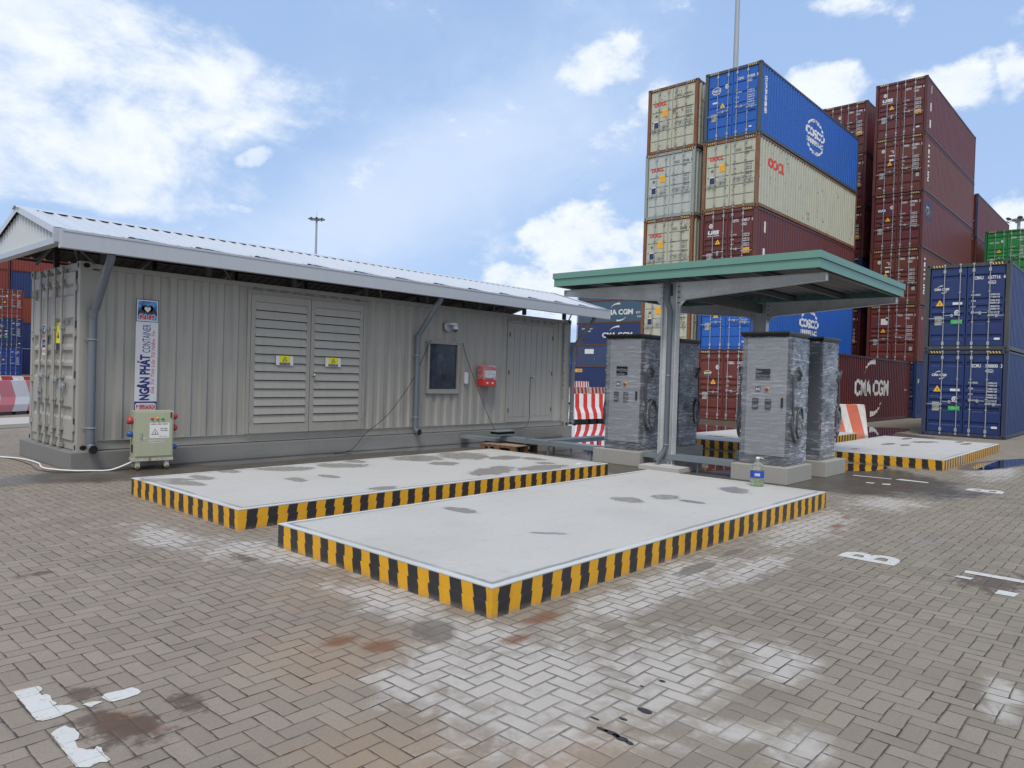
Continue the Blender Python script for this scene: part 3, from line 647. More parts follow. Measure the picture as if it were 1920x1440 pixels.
def container(label, loc, col, style='ribbed', code='', size='45G1', logo='', side=(), L=12.192, h=H_, rz=0., rust=.0, dark_text=False, group='shipping containers stacked in the yard', lvl=2, p45=0., castcol=None, seed=0, rodmat=None, streak=.25):
    """loc: foot of the right-hand door corner; doors face local -X. lvl 2 full doors, 1 plain"""
    jr = random.Random(label); loc = (loc[0]+jr.uniform(-.02, .02), loc[1]+jr.uniform(-.02, .02), loc[2]); rz += jr.uniform(-.0022, .0022)
    t = thing('shipping_container', label, 'shipping container', loc, rz, group)
    key = (tuple(col), style, round(rust, 2))
    mat = cmesh(('m',)+key, lambda: paint('container_paint', col, .42, .22, max(rust, .06), streak, dirt=tuple(q*.55+.018 for q in col), seed=len(_cache)*.7))
    fm = cmesh(('fm', tuple(col), castcol, round(rust, 2)), lambda: paint('frame_paint', castcol or tuple(q*.75 for q in col), .5, .2, min(1, rust*1.9), .4, seed=3+len(_cache)))
    kd = (key, L, h, p45)
    ref('frame', cmesh(('fr', castcol)+kd, lambda: frame_mesh(fm, L, h, p45)), t)
    sm = cmesh(('sd',)+kd, lambda: side_mesh(mat, L, h))
    ref('side_wall', sm, t); o = ref('side_wall', sm, t); o.location = (L, W_, 0); o.rotation_euler = (0, 0, math.pi)
    def roof():
        mb = MB(); xs = breaks(.15, L-.15, .35); vs = []
        for x in xs: vs += [(x, .05, h-.022-corr(x, .35, .02)), (x, W_-.05, h-.022-corr(x, .35, .02))]
        return mb.add(vs, [(2*i, 2*i+2, 2*i+3, 2*i+1) for i in range(len(xs)-1)]).mesh('roof', mat, fix=False)
    ref('roof', cmesh(('rf',)+kd, roof), t)
    def end():
        mb = MB(); ys = breaks(.13, W_-.13, .25); vs = []
        for y in ys: vs += [(L-.02-corr(y, .25, .035), y, .13), (L-.02-corr(y, .25, .035), y, h-.12)]
        return mb.add(vs, [(2*i, 2*i+2, 2*i+3, 2*i+1) for i in range(len(ys)-1)]).mesh('end_wall', mat, fix=False)
    ref('end_wall', cmesh(('en',)+kd, end), t)
    cm = cmesh(('ca', castcol)+key, lambda: casting_mesh(fm))
    for x in (-.004, L-.174):
        for y in (-.004, W_-.158):
            for z in (0, h-.118): ref('corner_casting', cm, t, (x, y, z))
    # doors
    dm = cmesh(('dr',)+key+(h,), lambda: door_mesh(mat, h, style))
    rm = rodmat or M['steel']; rod = cmesh(('rod', rm.name, h), lambda: rod_mesh(rm, h))
    for k, (y0, s) in enumerate(((W_/2+.012, 1), (W_/2-.012-DOORW, -1))):
        dr = ref('door', dm, t, (.035, y0, .15))
        if lvl >= 2:
            for yy, sg in ((.18, 1), (.64, 1)) if s > 0 else ((DOORW-.18, -1), (DOORW-.64, -1)):
                ref('lock_rod', rod, dr, (0, yy, -.12))
                zz = {0: 1.02, 1: .92}[0 if abs(yy-.18) < .1 or abs(yy-DOORW+.18) < .1 else 1] + (.06 if s < 0 else 0)
                hd = cmesh(('hd', rm.name, s), lambda: handle_mesh(rm, 1 if s > 0 else -1)); ref('handle', hd, dr, (-.01, yy, zz))
        # header hazard chevrons
    if lvl >= 2:
        hz = MB()
        for yb in (.20, W_-.62):
            for i in range(5):
                y = yb+i*.084; hz.add([(.006, y+.05, h-.10), (.006, y+.012, h-.10), (.006, y+.045, h-.03), (.006, y+.083, h-.03)], [(0, 1, 2, 3)], 0)
            hz.add([(.009, yb-.01, h-.105), (.009, yb+.44, h-.105), (.009, yb+.44, h-.025), (.009, yb-.01, h-.025)], [(0, 1, 2, 3)], 1)
        build_split(hz, 'warning_stripes', [M['hazard_y'], M['black']], t)
        ink = M['dgrey'] if dark_text else M['white']
        L_, R_ = W_/2+.012+DOORW, W_/2-.012      # left edges of the two leaves seen from outside
        lt = MB()
        if code:
            a, b, c_ = (code.split()+['', '', ''])[:3]; z0 = h-.57
            dtx(lt, a, R_-.20, z0, .115, .25, bold=.02, x=.028); dtx(lt, b, R_-.58, z0, .115, .34, bold=.02, x=.028); dtx(lt, c_, R_-1.0, z0, .115, bold=.02, x=.028) if c_ else 0
            dtx(lt, size, R_-.58, z0-.165, .115, .22, bold=.02, x=.028)
            rows = [('MAX GROSS', '32500 KG'), ('', '71650 LB'), ('TARE', '3900 KG'), ('', '8600 LB'), ('NET', '28600 KG'), ('', '63050 LB'), ('CU CAP', '76.4 CU M'), ('', '2700 CU FT')]
            for i, (p, q) in enumerate(rows):
                z = h-1.10-i*(.082 if i % 2 == 0 else .082)-(i//2)*.03
                if p: dtx(lt, p, R_-.12, z, .055, .26 if len(p) > 5 else .14, x=.028, bold=.02)
                dtx(lt, q, R_-.66, z, .055, .26, x=.028, bold=.02)
            lt.build('lettering', ink, t, fix=False)
        st = MB(); lg = MB(); x = .028
        mats = [M['white'], M['red'], M['navy_st'], M['yellow'], M['grey_st'], M['green_st'], M['black'], M['orange'], M['lemon']]
        if logo == 'oocl':
            dtx(lg, 'OOCL', L_-.14, h-.80, .17, .62, bold=.05, mi=1, x=x, shear=0)
            dquad(st, L_-.56, h-1.30, .30, .30, 3, x); dtx(st, 'CAUTION', L_-.60, h-1.12, .06, .22, x=x-.004, mi=7); dtx(st, '9-6', L_-.62, h-1.20, .05, .16, x=x-.004, mi=7); dtx(st, 'HIGH', L_-.62, h-1.28, .05, .16, x=x-.004, mi=7)
            dquad(st, L_-.14, h-1.78, .27, .32, 0, x+.002); dquad(st, L_-.16, h-1.76, .23, .26, 2, x-.002); dquad(st, L_-.58, h-1.76, .22, .28, 4, x)
            lt2 = ring_pts(0, 360, .055, .055, .03, .03, 12)
            for q in lt2: st.add([(x, L_-.27-a, h-1.22+b) for a, b in q], [(0, 1, 2, 3)], 2)
        else:
            # warning triangle, round class mark, plate
            ty = L_-.62 if logo != 'cma' else L_-.28; tz = h-1.40
            if logo == 'cosco': tz = h-1.55
            st.add([(x, ty+.12, tz), (x, ty-.12, tz), (x, ty, tz+.21)], [(0, 1, 2)], 3); st.add([(x-.003, ty+.018, tz+.04), (x-.003, ty-.018, tz+.04), (x-.003, ty+.0, tz+.14)], [(0, 1, 2)], 6)
            cy, cz = (L_-.30, h-.62) if logo in ('ues', 'triton', '') else (L_-.80, h-1.64) if logo == 'cma' else (L_-.80, h-.70)
            for q in ring_pts(0, 360, .085, .095, .095, .085, 14): st.add([(x, cy-a, cz+b) for a, b in q], [(0, 1, 2, 3)], 0)
            for q in ring_pts(0, 360, .05, .05, .015, .015, 10): st.add([(x-.003, cy-a, cz+b) for a, b in q], [(0, 1, 2, 3)], 6)
            dquad(st, L_-.14, h-2.05, .22, .30, 4, x)
            if logo == 'cosco':
                for q in ring_pts(0, 360, .20, .16, .022, .022, 18): lg.add([(x, L_-.34-a, h-.80+b) for a, b in q], [(0, 1, 2, 3)], 0)
                dtx(lg, 'COSCO', L_-.14, h-.85, .10, .40, bold=.05, x=x-.002); dtx(lg, 'SHIPPING', L_-.20, h-.95, .05, .28, bold=.04, x=x-.002)
                dquad(st, L_-.18, h-1.32, .24, .07, 0, x); dquad(st, R_-.72, .32, .12, .06, 0, x)
            elif logo == 'cma':
                dtx(lg, 'CMA CGM', L_-.10, h-.88, .085, .44, bold=.04, x=x)
                for a0, a1 in ((85, 160), (-95, -20)):
                    for q in ring_pts(a0, a1, .16, .14, .035, .008, 10): lg.add([(x, L_-.34-a, h-.84+b) for a, b in q], [(0, 1, 2, 3)], 0)
                dquad(st, L_-.66, h-1.37, .28, .08, 0, x); dquad(st, L_-.62, h-2.02, .34, .15, 5, x); dquad(st, R_-.80, .34, .16, .07, 0, x)
                dtx(st, 'NO WOODEN FLOOR', L_-.64, h-1.93, .025, .3, x=x-.003); dtx(st, 'STEEL', L_-.70, h-1.98, .025, .15, x=x-.003)
            elif logo == 'ues':
                dtx(lg, 'UES', L_-.16, h-.98, .17, .50, bold=.06, x=x, shear=.15); dquad(lg, L_-.16, h-1.05, .52, .025, 0, x)
                st.add([(x, L_-.56, h-1.75), (x, L_-.68, h-1.75), (x, L_-.62, h-1.90)], [(0, 1, 2)], 0); dquad(st, R_-.72, .34, .16, .07, 0, x)
            elif logo == 'triton':
                for q in ring_pts(-60, 150, .09, .09, .05, .02, 12): lg.add([(x, L_-.72-a, h-.72+b) for a, b in q], [(0, 1, 2, 3)], 0)
                dquad(lg, L_-.58, h-.93, .30, .05, 0, x); dquad(st, L_-.60, h-1.18, .20, .10, 0, x); dquad(st, R_-.80, h-2.15, .15, .18, 4, x); dquad(st, L_-.12, .36, .12, .05, 0, x)
            elif logo == 'cai':
                dquad(lg, L_-.10, h-.92, .44, .22, 2, x); dtx(lg, 'CAI', L_-.13, h-.88, .13, .36, bold=.06, x=x-.003); dquad(st, L_-.24, h-1.5, .12, .12, 2, x)
            elif logo == 'hap': dtx(lg, 'HIGH CUBE', L_-.12, h-.8, .08, .5, bold=.03, x=x)
            elif logo == 'sticker': dquad(st, L_-.50, h-1.0, .36, .32, 0, x); dquad(st, R_-.80, .55, .15, .2, 4, x)
            elif logo == 'beacon':
                for q in ring_pts(20, 160, .20, .12, .03, .02, 10): lg.add([(x, L_-.36-a, h-.96+b) for a, b in q], [(0, 1, 2, 3)], 3)
                dtx(lg, 'ocean', L_-.20, h-.99, .08, .32, bold=.04, x=x); dquad(lg, L_-.2, h-1.05, .30, .02, 5, x)
            if logo in ('ues', 'caution'): dquad(st, R_-.62, h-1.86, .32, .22, 3, x); dtx(st, 'CAUTION', R_-.65, h-1.74, .06, .26, x=x-.003, mi=7); dtx(st, 'SUPER HIGH', R_-.65, h-1.83, .05, .26, x=x-.003, mi=7)
        if lg.f: lg.build('logo', mats, t, fix=False)
        if st.f: build_split(st, 'sticker', mats, t)
    # side artwork, folded onto the corrugation
    for kind, x0, z0, wd in side:
        src = MB(); out = MB(); mats = [M['white'], M['red'], M['navy_st'], M['yellow'], M['dgrey']]
        if kind.startswith('v:'):     # a column of separate letters reading down
            zz = z0
            for ch in kind[2:]:
                q = MB(); text(q, ch, lambda u, v: (u, v, 0), wd*1.05, wd, bold=.03); cut_text(out, q, [b-x0 for b in breaks(0, L, PER)], lambda u, v, zz=zz: (x0+u, .009+corr(x0+u, PER, DEP), zz+v)); zz -= wd*1.35
        elif kind.startswith('r:'):   # turned a quarter, reading down
            q = MB(); s_ = kind[2:]; text(q, s_, lambda u, v: (v, -u, 0), wd, None, bold=.03, cond=.95); cut_text(out, q, [b-x0 for b in breaks(0, L, PER)], lambda u, v: (x0+u, .009+corr(x0+u, PER, DEP), z0+v))
        elif kind.startswith('t:'):
            q = MB(); text(q, kind[2:], lambda u, v: (u, v, 0), wd, None, bold=.02, cond=.9); cut_text(out, q, [b-x0 for b in breaks(0, L, PER)], lambda u, v: (x0+u, .009+corr(x0+u, PER, DEP), z0+v))
        elif kind.startswith('q:'):
            mi = int(kind[2]); hgt = float(kind[3:]); q = MB().add([(0, 0, 0), (wd, 0, 0), (wd, hgt, 0), (0, hgt, 0)], [(0, 1, 2, 3)], mi); cut_text(out, q, [b-x0 for b in breaks(0, L, PER)], lambda u, v: (x0+u, .009+corr(x0+u, PER, DEP), z0+v))
        else:
            logo_side(src, kind, wd); k_ = len(src.v)
            # lift layered pieces a touch by slot
            cut_text(out, src, [b-x0 for b in breaks(0, L, PER)], lambda u, v: (x0+u, .009+corr(x0+u, PER, DEP), z0+v))
        out.build('lettering', mats, t, fix=False)
    return t
# colours
MAR = (.100, .019, .021); MAR2 = (.125, .026, .021); BRN = (.112, .029, .020); DKR = (.085, .014, .014)
CREAM = (.42, .43, .345); BLU = (.008, .095, .42); NAV = (.009, .028, .125); SLATE = (.045, .095, .155); NAV2 = (.018, .036, .125); GRN = (.012, .19, .045)
RODC = paint('aged_rod', (.26, .28, .29), .5, .2, rust=.4, streak=.3)
xA, yA = 28.17, 12.49
A = 'in the tall stack right behind the canopy'
container('topmost bright blue container behind the canopy, globe logo and white lettering', (xA, yA, 4*H_), BLU, 'panel', 'CSNU 781805 8', logo='cosco', side=[('cosco', 4.9, 1.32, 2.35), ('r:中远海运集团', .36, 2.42, .27)], castcol=(.05, .07, .09), rust=.15)
container('cream container with red lettering on doors and side, below the topmost bright blue one', (xA, yA, 3*H_), CREAM, 'panel', 'OOCU 769402', logo='oocl', side=[('oocl', 1.0, 1.75, 1.7)], castcol=(.20, .10, .055), rust=.42, dark_text=True, rodmat=RODC, streak=.45)
container('maroon container with white slanted lettering, partly hidden by the green canopy roof', (xA, yA, 2*H_), MAR, 'ribbed', 'UETU 538517 0', logo='ues', side=[('q:00.45', .82, 1.95, .22), ('q:00.45', .80, .85, .22)], castcol=(.11, .03, .025))
container('bright blue container seen below the canopy roof, second from the ground', (xA, yA, H_), BLU, 'panel', 'CSNU 846219 5', logo='cosco', side=[('cosco', 4.9, 1.28, 2.35), ('r:中远海运集团', .36, 2.42, .27)], castcol=(.02, .06, .25))
container('brick red container on the ground beneath the lower bright blue one', (xA, yA, 0), MAR2, 'ribbed', 'GESU 541228 7', logo='beacon', castcol=(.12, .028, .022))
yB = 15.31; xB = 28.22
for k, (nm, code) in enumerate((('cream container topmost of the leftmost tall stack, with faded orange lettering', 'OOLU 893161'), ('pale grey container with bright lock rods, second from the top of its stack', 'OOCU 839186 0'),
                                ('cream container third from the top, its rusty post beside the maroon one', 'OOCU 808528 4'), ('cream container seen under the canopy, above the left wrapped charger', 'OOCU 772410'), ('cream container at the bottom of its stack, hidden behind the wrapped chargers', 'OOCU 701845'))):
    container(nm, (xB, yB, (4-k)*H_), CREAM if k != 1 else (.40, .44, .42), 'panel', code, logo='oocl', castcol=(.17, .08, .045) if k != 1 else (.26, .29, .28), rust=.5 if k != 1 else .1, dark_text=True, rodmat=RODC if k != 1 else None, side=[('oocl', 1.0, 1.75, 1.7)], streak=.45)
container('dark red container low on the ground with large white lettering on its side', (29.1, 9.87, 0), DKR, 'ribbed', 'CMAU 415207 1', logo='cma', side=[('cma', 3.45, 1.15, 4.9), ('t:CMAU', 11.2, 1.4, .1)], castcol=(.07, .012, .012))
xC, yC = 41.3, 9.59
for k, (nm, col, code, lg, sd_) in enumerate((
    ('maroon container topmost of the six high red stack', MAR, 'UETU 775264 6', 'ues', [('q:00.40', .83, 2.2, .24), ('q:00.42', .81, 1.3, .22), ('q:00.40', .80, .45, .22)]),
    ('brick red container with white lettering down its side, second from the top', BRN, 'TRHU 822836 2', 'triton', [('r:TRITON', .62, 2.6, .44)]),
    ('maroon container with blue patch on door and side, third in the red stack', MAR, 'CAAU 879782 3', 'cai', [('cai', .45, 1.7, 1.3)]),
    ('brick red container with white leaf logo, fourth from the top beside the navy stack', BRN, 'TRHU 764281 2', 'triton', [('r:TRITON', .62, 2.6, .44)]),
    ('brick red container with blank white notice on its door, above the low dark red one', MAR2, 'TCLU 154910 2', 'sticker', [('t:TCLU', .6, 2.2, .12)]),
    ('dark navy container at the foot of the red stack, beside the navy pair', NAV, 'SEGU 665187', '', [('t:8 7', .3, 1.8, .2)]))):
    container(nm, (xC, yC, (5-k)*H_), col, 'ribbed', code, logo=lg, side=sd_, castcol=tuple(q*.8 for q in col))
xD, yD = 43.0, 12.9
for k, (nm, col, code) in enumerate((('maroon container topmost of the stack between the bright blue and the red stacks', MAR, 'CAAU 711943 6'), ('maroon container second from the top, squeezed behind the bright blue stack', MAR, 'CAIU 437681 2'),
    ('maroon container third from the top, a narrow strip beside the cream side wall', DKR, 'TGBU 680294 1'), ('navy container just over the canopy edge in the dark gap', NAV, 'CMAU 522018'), ('maroon container with yellow sticker visible right of the lower bright blue side', MAR, 'TEMU 715287 2'), ('maroon container hidden at the foot of the middle stack', DKR, 'TEMU 720114 8'))):
    container(nm, (xD, yD, (5-k)*H_), col, 'ribbed', code, logo='caution', castcol=tuple(q*.8 for q in col))
for k in range(5):
    container(('topmost maroon container of the farther stack, its side against the sky', 'maroon container second from the top of the farther right stack', 'maroon container hidden behind the green one, third down', 'maroon container hidden behind the green one, fourth down', 'maroon container at the foot of the farther right stack')[k],
              (56.32, 9.82, (4-k)*H_), MAR if k % 2 == 0 else BRN, 'ribbed', '', logo='hap', castcol=(.03, .035, .08) if k == 0 else (.08, .02, .02))
for k in range(4):
    container(('green container peeking over the navy pair at the right edge', 'green container below the topmost green one, behind the navy pair', 'maroon container hidden behind the upper navy one', 'navy container hidden behind the lower navy one')[k],
              (54.6, 6.66, (3-k)*H_), (GRN, GRN, MAR, NAV)[k], 'ribbed', 'EGHU 832117 4', logo='hap', castcol=(.01, .10, .03) if k < 2 else None)
NX, NY = 28.118, 3.906
container('navy container numbered 667716, upper one of the near pair at the right edge', (NX, NY, H_), NAV, 'ribbed', 'CMAU 667716 4', logo='cma', castcol=(.045, .05, .055), rust=.12, side=[('cma', 5, 1.3, 4)])
container('navy container numbered 548800, standing on the ground at the right edge', (NX, NY, 0), NAV, 'ribbed', 'ECMU 548800 3', logo='cma', castcol=(.025, .035, .08), side=[('cma', 5, 1.3, 4)])
# far stack seen broadside left of the cream stack
gH = 'containers seen broadside far behind the canopy'
container('blue container with orange lettering, lowest of the far broadside stack', (79, 62.2, 0), NAV2, 'ribbed', '', rz=-math.pi/2, side=[('seaco', 1.7, 2.15, 1.9), ('t:Global', 1.7, 1.9, .12)], lvl=1, group=gH)
for k, (nm, col, sd_) in enumerate((('slate blue container with a small white label, second of the far broadside stack', (.035, .065, .15), [('q:00.62', 1.45, 1.75, 1.45), ('t:.', 3, 1, .1)]), ('navy container third of the far broadside stack, half hidden by a charger top', NAV2, [('cma', 4.2, .95, 4.6), ('t:a land container', .9, 2.1, .22), ('t:brand', 1.7, 1.75, .22)]),
    ('greenish blue container fourth of the far broadside stack', SLATE, [('cma', 4.2, 1.0, 4.6), ('t:ECO', 9.3, 1.1, .25), ('t:THINK', 9.4, .6, .2)]), ('blue container topmost of the far broadside stack, just under the canopy beam', (.04, .075, .16), [('t:CMA', 9, 2.2, .25)]))):
    container(nm, (79, 59.75, (k+1)*H_), col, 'ribbed', '', rz=-math.pi/2, L=13.716, side=sd_, lvl=1, group=gH, castcol=(.12, .05, .03), p45=.76, rust=.3)
for k, (z, col) in enumerate(((0, (.02, .04, .14)), (1, (.006, .07, .36)), (2, NAV))):
    container(('navy container at the foot of the most distant stack beyond the roof end', 'bright blue container in the most distant stack beyond the roof end', 'dark navy container on top of the most distant stack beyond the roof end')[k], (112, 88.5, z*H_*.93), col, rz=-math.pi/2, lvl=1, group=gH, h=H_*.93)
# left edge stacks
gG = 'containers beyond the left barriers'
for k, (nm, col, code) in enumerate((('royal blue container at the left edge, on the ground behind the barriers', (.008, .035, .22), 'CMAU 712085'), ('navy container at the left edge, in the middle of its stack', (.012, .028, .11), 'TEMU 618324'), ('red container at the left edge, on top of its stack with white door lettering', (.17, .026, .02), 'HLXU 630517'))):
    container(nm, (22.3, 88.5, k*2.93), col, 'ribbed', code, rz=math.pi/2, logo=('', 'cma', 'hap')[k], group=gG, h=2.93)
GB = 98.
def backrow(label, x0, lvl_, col): container(label, (x0, GB, lvl_*2.93), col, 'ribbed', '', lvl=1, group=gG, h=2.93)
for lv, ca, la in ((0, (.014, .03, .13), 'navy container side left of the building, lowest of the back row'), (1, (.015, .032, .14), 'navy container side left of the building, second of the back row'), (2, (.20, .04, .02), 'rust red container side left of the building, third of the back row')):
    backrow(la.replace('left of the building', 'at the far left edge'), 11.1, lv, ca); backrow(la, 23.42, lv, ca)
backrow('navy container side with an orange dot under the left eave', 23.42, 3, (.012, .028, .12)); backrow('red container side at the far left under the eave', 11.1, 3, (.17, .028, .02))
backrow('rust red container side topmost, right under the left eave', 11.1, 4, (.20, .035, .02)); backrow('rust red container side topmost beyond the left eave', 23.42, 4, (.19, .03, .02))
# ------------------------------------------------------------------ high masts
def mast(label, x, y, h, r0, r1, head):
    t = thing('light_mast', label, 'light mast', (x, y, 0), group='high light masts of the yard')
    gm = cmesh('mastm', lambda: paint('galvanised_mast', (.33, .38, .43), .5, .15, metal=.2, streak=.2))
    MB().tube([(0, 0, 0), (0, 0, h*.5), (0, 0, h)], [r0, (r0+r1)/2, r1], 12).build('pole', gm, t)
    MB().lathe([(0, h-.2), (head*.45, h-.2), (head*.5, h), (head*.45, h+.15), (0, h+.15)]).build('ring', gm, t)
    MB().tube([(0, 0, h), (0, 0, h+1.2)], .03, 6).build('lightning_rod', gm, t)
    for k in range(8):
        a = math.pi*2*k/8+.2; lx, ly = math.cos(a)*head, math.sin(a)*head
        mb = MB(); mb.tube([(lx*.45, ly*.45, h), (lx*.8, ly*.8, h)], .05, 6); mb.lathe([(0, -.10), (head*.20, -.09), (head*.18, 0), (head*.08, .14), (0, .16)], 0, 0, 10)
        for i in range(len(mb.v)-50, len(mb.v)):
            v = Vector(mb.v[i]); v = Matrix.Rotation(a, 3, 'Z') @ (Matrix.Rotation(R(-28), 3, 'Y') @ v) + Vector((lx, ly, h)); mb.v[i] = tuple(v)
        mb.build('floodlight', M['dgrey'], t)
    return t
mast('distant light mast rising above the long white roof', 67.4, 104.95, 26.1, .28, .16, 1.15)
mast('tall light mast pole rising behind the bright blue container', 56.5, 27.3, 36, .34, .17, 1.2)
mast('light mast at the far right edge above the green container', 180.5, 24.2, 36.3, .5, .3, 2.6)
# ------------------------------------------------------------------ barriers
def striped_plastic(name, a, b, per, slant, flip=0.):
    m, t, bs = newmat(name); P = t.obj(); X, Y, Z = t.sep(P); n = t.noise(P, 6, 4, .6)
    q = ((X + Z*slant*1. - (Z-.55).mx(0.)*slant*1.6 + flip)/per).fract(); k = ((q-.5).abs()-.25).ss(-.008, .008)
    c = t.mix(k, a, b); c = t.mix((n-.5).cl()*.6, c, (.25, .23, .22)); c = t.mix((1-Z.ss(0., .12))*.5*n, c, (.10, .09, .08))
    setp(t, bs, c, .45); return m
WHT = (.66, .67, .68)
SP1 = striped_plastic('red_white_plastic', (.52, .030, .028), WHT, .44, .16)
SP2 = striped_plastic('red_white_plastic', (.42, .028, .030), (.52, .50, .48), .36, -.12)  # greyer copy of the plastic, second row's shade put into its colours
SPP = striped_plastic('faded_pink_plastic', (.58, .185, .215), (.66, .65, .68), 1.05, -.45)
SP3 = striped_plastic('dark_red_plastic', (.35, .02, .03), (.60, .60, .61), .75, -.45)
def barrier(label, x, y, L, h, mat, rz=0., group='water filled plastic barriers'):
    t = thing('traffic_barrier', label, 'traffic barrier', (x, y, 0), rz, group)
    prof = [(.20, .10), (.20, .30), (.13, .52), (.08, .92), (.07, 1.0), (-.07, 1.0), (-.08, .92), (-.13, .52), (-.20, .30), (-.20, .10)]
    prof = [(p, q*h) for p, q in prof]
    n = len(prof); vs = [(xx, p, q) for xx in (0, .05, L-.05, L) for p, q in [(a*(.9 if xx in (0, L) else 1), b) for a, b in prof]]
    fs = [(i*n+j, i*n+(j+1) % n, (i+1)*n+(j+1) % n, (i+1)*n+j) for i in range(3) for j in range(n)] + [tuple(range(n)), tuple(range(4*n-1, 3*n-1, -1))]
    MB().add(vs, fs).build('body', mat, t)
    f = MB()
    for a, b in ((.08, L*.36), (L*.42, L*.58), (L*.64, L-.08)): f.box(a, b, -.17, .17, 0, .11*h)
    f.build('feet', M['hole'] if mat is not SPP else plain('dirty_rubber', (.09, .08, .07), .8), t)
    MB().lathe([(0, h), (.05, h), (.05, h+.025), (0, h+.025)], L/2, 0, 12).build('filler_cap', mat, t)
    return t
b0 = Vector((21.0, 15.98, 0)); rzb = math.atan2(-.15, 1.72)
barrier('red and white striped barrier nearest beyond the building corner, left of the wrapped charger', 21.0, 15.98, 2.0, 1.02, SP1, rzb)
barrier('red and white striped barrier nearest row, hidden behind the wrapped charger', 23.1, 15.8, 2.0, 1.02, SP1, rzb)
for k in range(3): barrier(('striped barrier in the second row, left half seen over the nearest one', 'striped barrier in the second row, right half beside the charger', 'striped barrier in the second row hidden behind the charger')[k], 33.8+k*2.02, 26.1-k*.1, 2.0, 1.0, SP2, 0)
barrier('small far striped barrier peeking over the second row', 62.6, 47.5, 2.6, 1.08, SP1, 0)
barrier('faded pink and white barrier at the left edge, before the blue containers', 5.4, 25.35, 2.4, 1.03, SPP, R(32)).scale = (1, 1, 1)
barrier('faded pink and white barrier next along, hidden by the building end', 7.5, 26.65, 2.4, 1.03, SPP, R(32))
for k in range(3): barrier(('dark red and white barrier peeking over the pink one at the left edge', 'dark red and white barrier further along behind the pink one', 'dark red and white barrier behind the building corner')[k], 6.6+k*2.1, 33.2+k*.15, 2.05, 1.0, SP3, R(4))
# concrete kerb at the left
flat('painted_marking', [[(2, 19.6), (9, 22.2), (9, 22.32), (2, 19.72)]], M['black'], kind='structure')
flat('painted_marking', [[(3, 21.0), (9, 23.4), (9, 25.6), (3, 23.4)]], concrete('pale_strip_concrete', (.44, .42, .40)), kind='structure')
# orange and white concrete barrier
def oc_mat():
    m, t, bs = newmat('orange_white_concrete'); P = t.obj(); X, Y, Z = t.sep(P); n = t.noise(P, 5, 5, .65); f = t.noise(P, 40, 4, .6)
    q = (X*1.0 + Z*.26)/.82; k = (((q+.02).fract()-.5).abs()-.19).ss(-.01, .01)
    c = t.mix(k, (.60, .60, .58), (.56, .125, .065)); c = t.mix((n-.45).cl()*1.4, c, (.33, .25, .22)); c = t.mix((1-Z.ss(.0, .15))*.6, c, (.12, .11, .10))
    setp(t, bs, c, .75, bump=f, bstr=.3, bdist=.004); return m
t = thing('concrete_barrier', 'orange and white concrete block barrier standing behind the right wrapped charger', 'concrete barrier', (23.75, 7.75, 0), math.atan2(-.46, 1.12))
MB().hexa([(-1.0, -.25, 0), (1.2, -.25, 0), (1.2, .25, 0), (-1.0, .25, 0), (-1.0, -.12, 1.02), (1.16, -.12, 1.02), (1.16, .12, 1.02), (-1.0, .12, 1.02)]).build('block', oc_mat(), t, bevel=.02)
# ------------------------------------------------------------------ the container building
BX, BY, BZ, BH, BL = 3.83, 12.31, .283, 2.903, 12.192
BW = 2.438
GRY = (.325, .318, .297)
wallm = paint('grey_building_paint', GRY, .5, .10, .05, .30, dirt=(.13, .125, .11), seed=2, bump=.06)
trimm = paint('grey_trim_paint', tuple(q*.96 for q in GRY), .5, .08, .03, .2, dirt=(.13, .125, .11), seed=5)
roofm = paint('white_roof_sheet', (.52, .56, .62), .38, .10, 0, .12, dirt=(.38, .39, .40), seed=8, metal=.1)
gutm = paint('pale_grey_flashing', (.40, .435, .49), .42, .06, 0, .14, dirt=(.25, .27, .30), seed=9)
underm = plain('shade_dark_steel', (.10, .095, .088), .6)  # steel coloured dark, the shade below the eave put into the framing
pipem = paint('blue_grey_plastic_pipe', (.115, .135, .165), .38, .1, 0, .25, dirt=(.22, .22, .21), seed=11)
gskt = plain('black_gasket', (.012, .012, .013), .6)
bld = thing('container_building', 'long grey container building with a white pitched roof on a concrete plinth', 'building', (BX, BY, 0))
MB().box(-.11, BL+.08, -.075, BW+.1, 0, BZ).build('plinth', concrete('plinth_concrete', (.185, .186, .182), None, .85, None, .7), bld, bevel=.015)
zt, zb = BZ+BH, BZ
# corrugated long wall, cut round its openings
PB = .272
def wallpiece(mb, x0, x1, z0, z1, y=.02):
    xs = breaks(x0, x1, PB); vs = []
    for x in xs: vs += [(x, y+corr(x, PB, .038), z0), (x, y+corr(x, PB, .038), z1)]
    mb.add(vs, [(2*i, 2*i+2, 2*i+3, 2*i+1) for i in range(len(xs)-1)])
D1 = (6.60-BX, 9.07-BX, .445, 2.975); WN = (10.82-BX, 11.79-BX, 1.17, 2.35); D2 = (13.50-BX, 15.27-BX, .445, 2.94)
mb = MB(); z0, z1 = .445, zt-.10
wallpiece(mb, .28, D1[0], z0, z1); wallpiece(mb, D1[0], D1[1], D1[3], z1); wallpiece(mb, D1[1], WN[0], z0, z1)
wallpiece(mb, WN[0], WN[1], z0, WN[2]); wallpiece(mb, WN[0], WN[1], WN[3], z1); wallpiece(mb, WN[1], D2[0], z0, z1); wallpiece(mb, D2[0], D2[1], D2[3], z1); wallpiece(mb, D2[1], BL-.28, z0, z1)
mb.box(.28, BL-.28, .019, .075, .436, .446); mb.build('long_wall', wallm, bld, fix=False)
mb = MB(); mb2 = MB(); wallpiece(mb2, .28, BL-.28, z0, z1); mb.add([(x, BW-y, z) for x, y, z in mb2.v], mb2.f); mb.build('rear_wall', wallm, bld, fix=False)
f = MB()
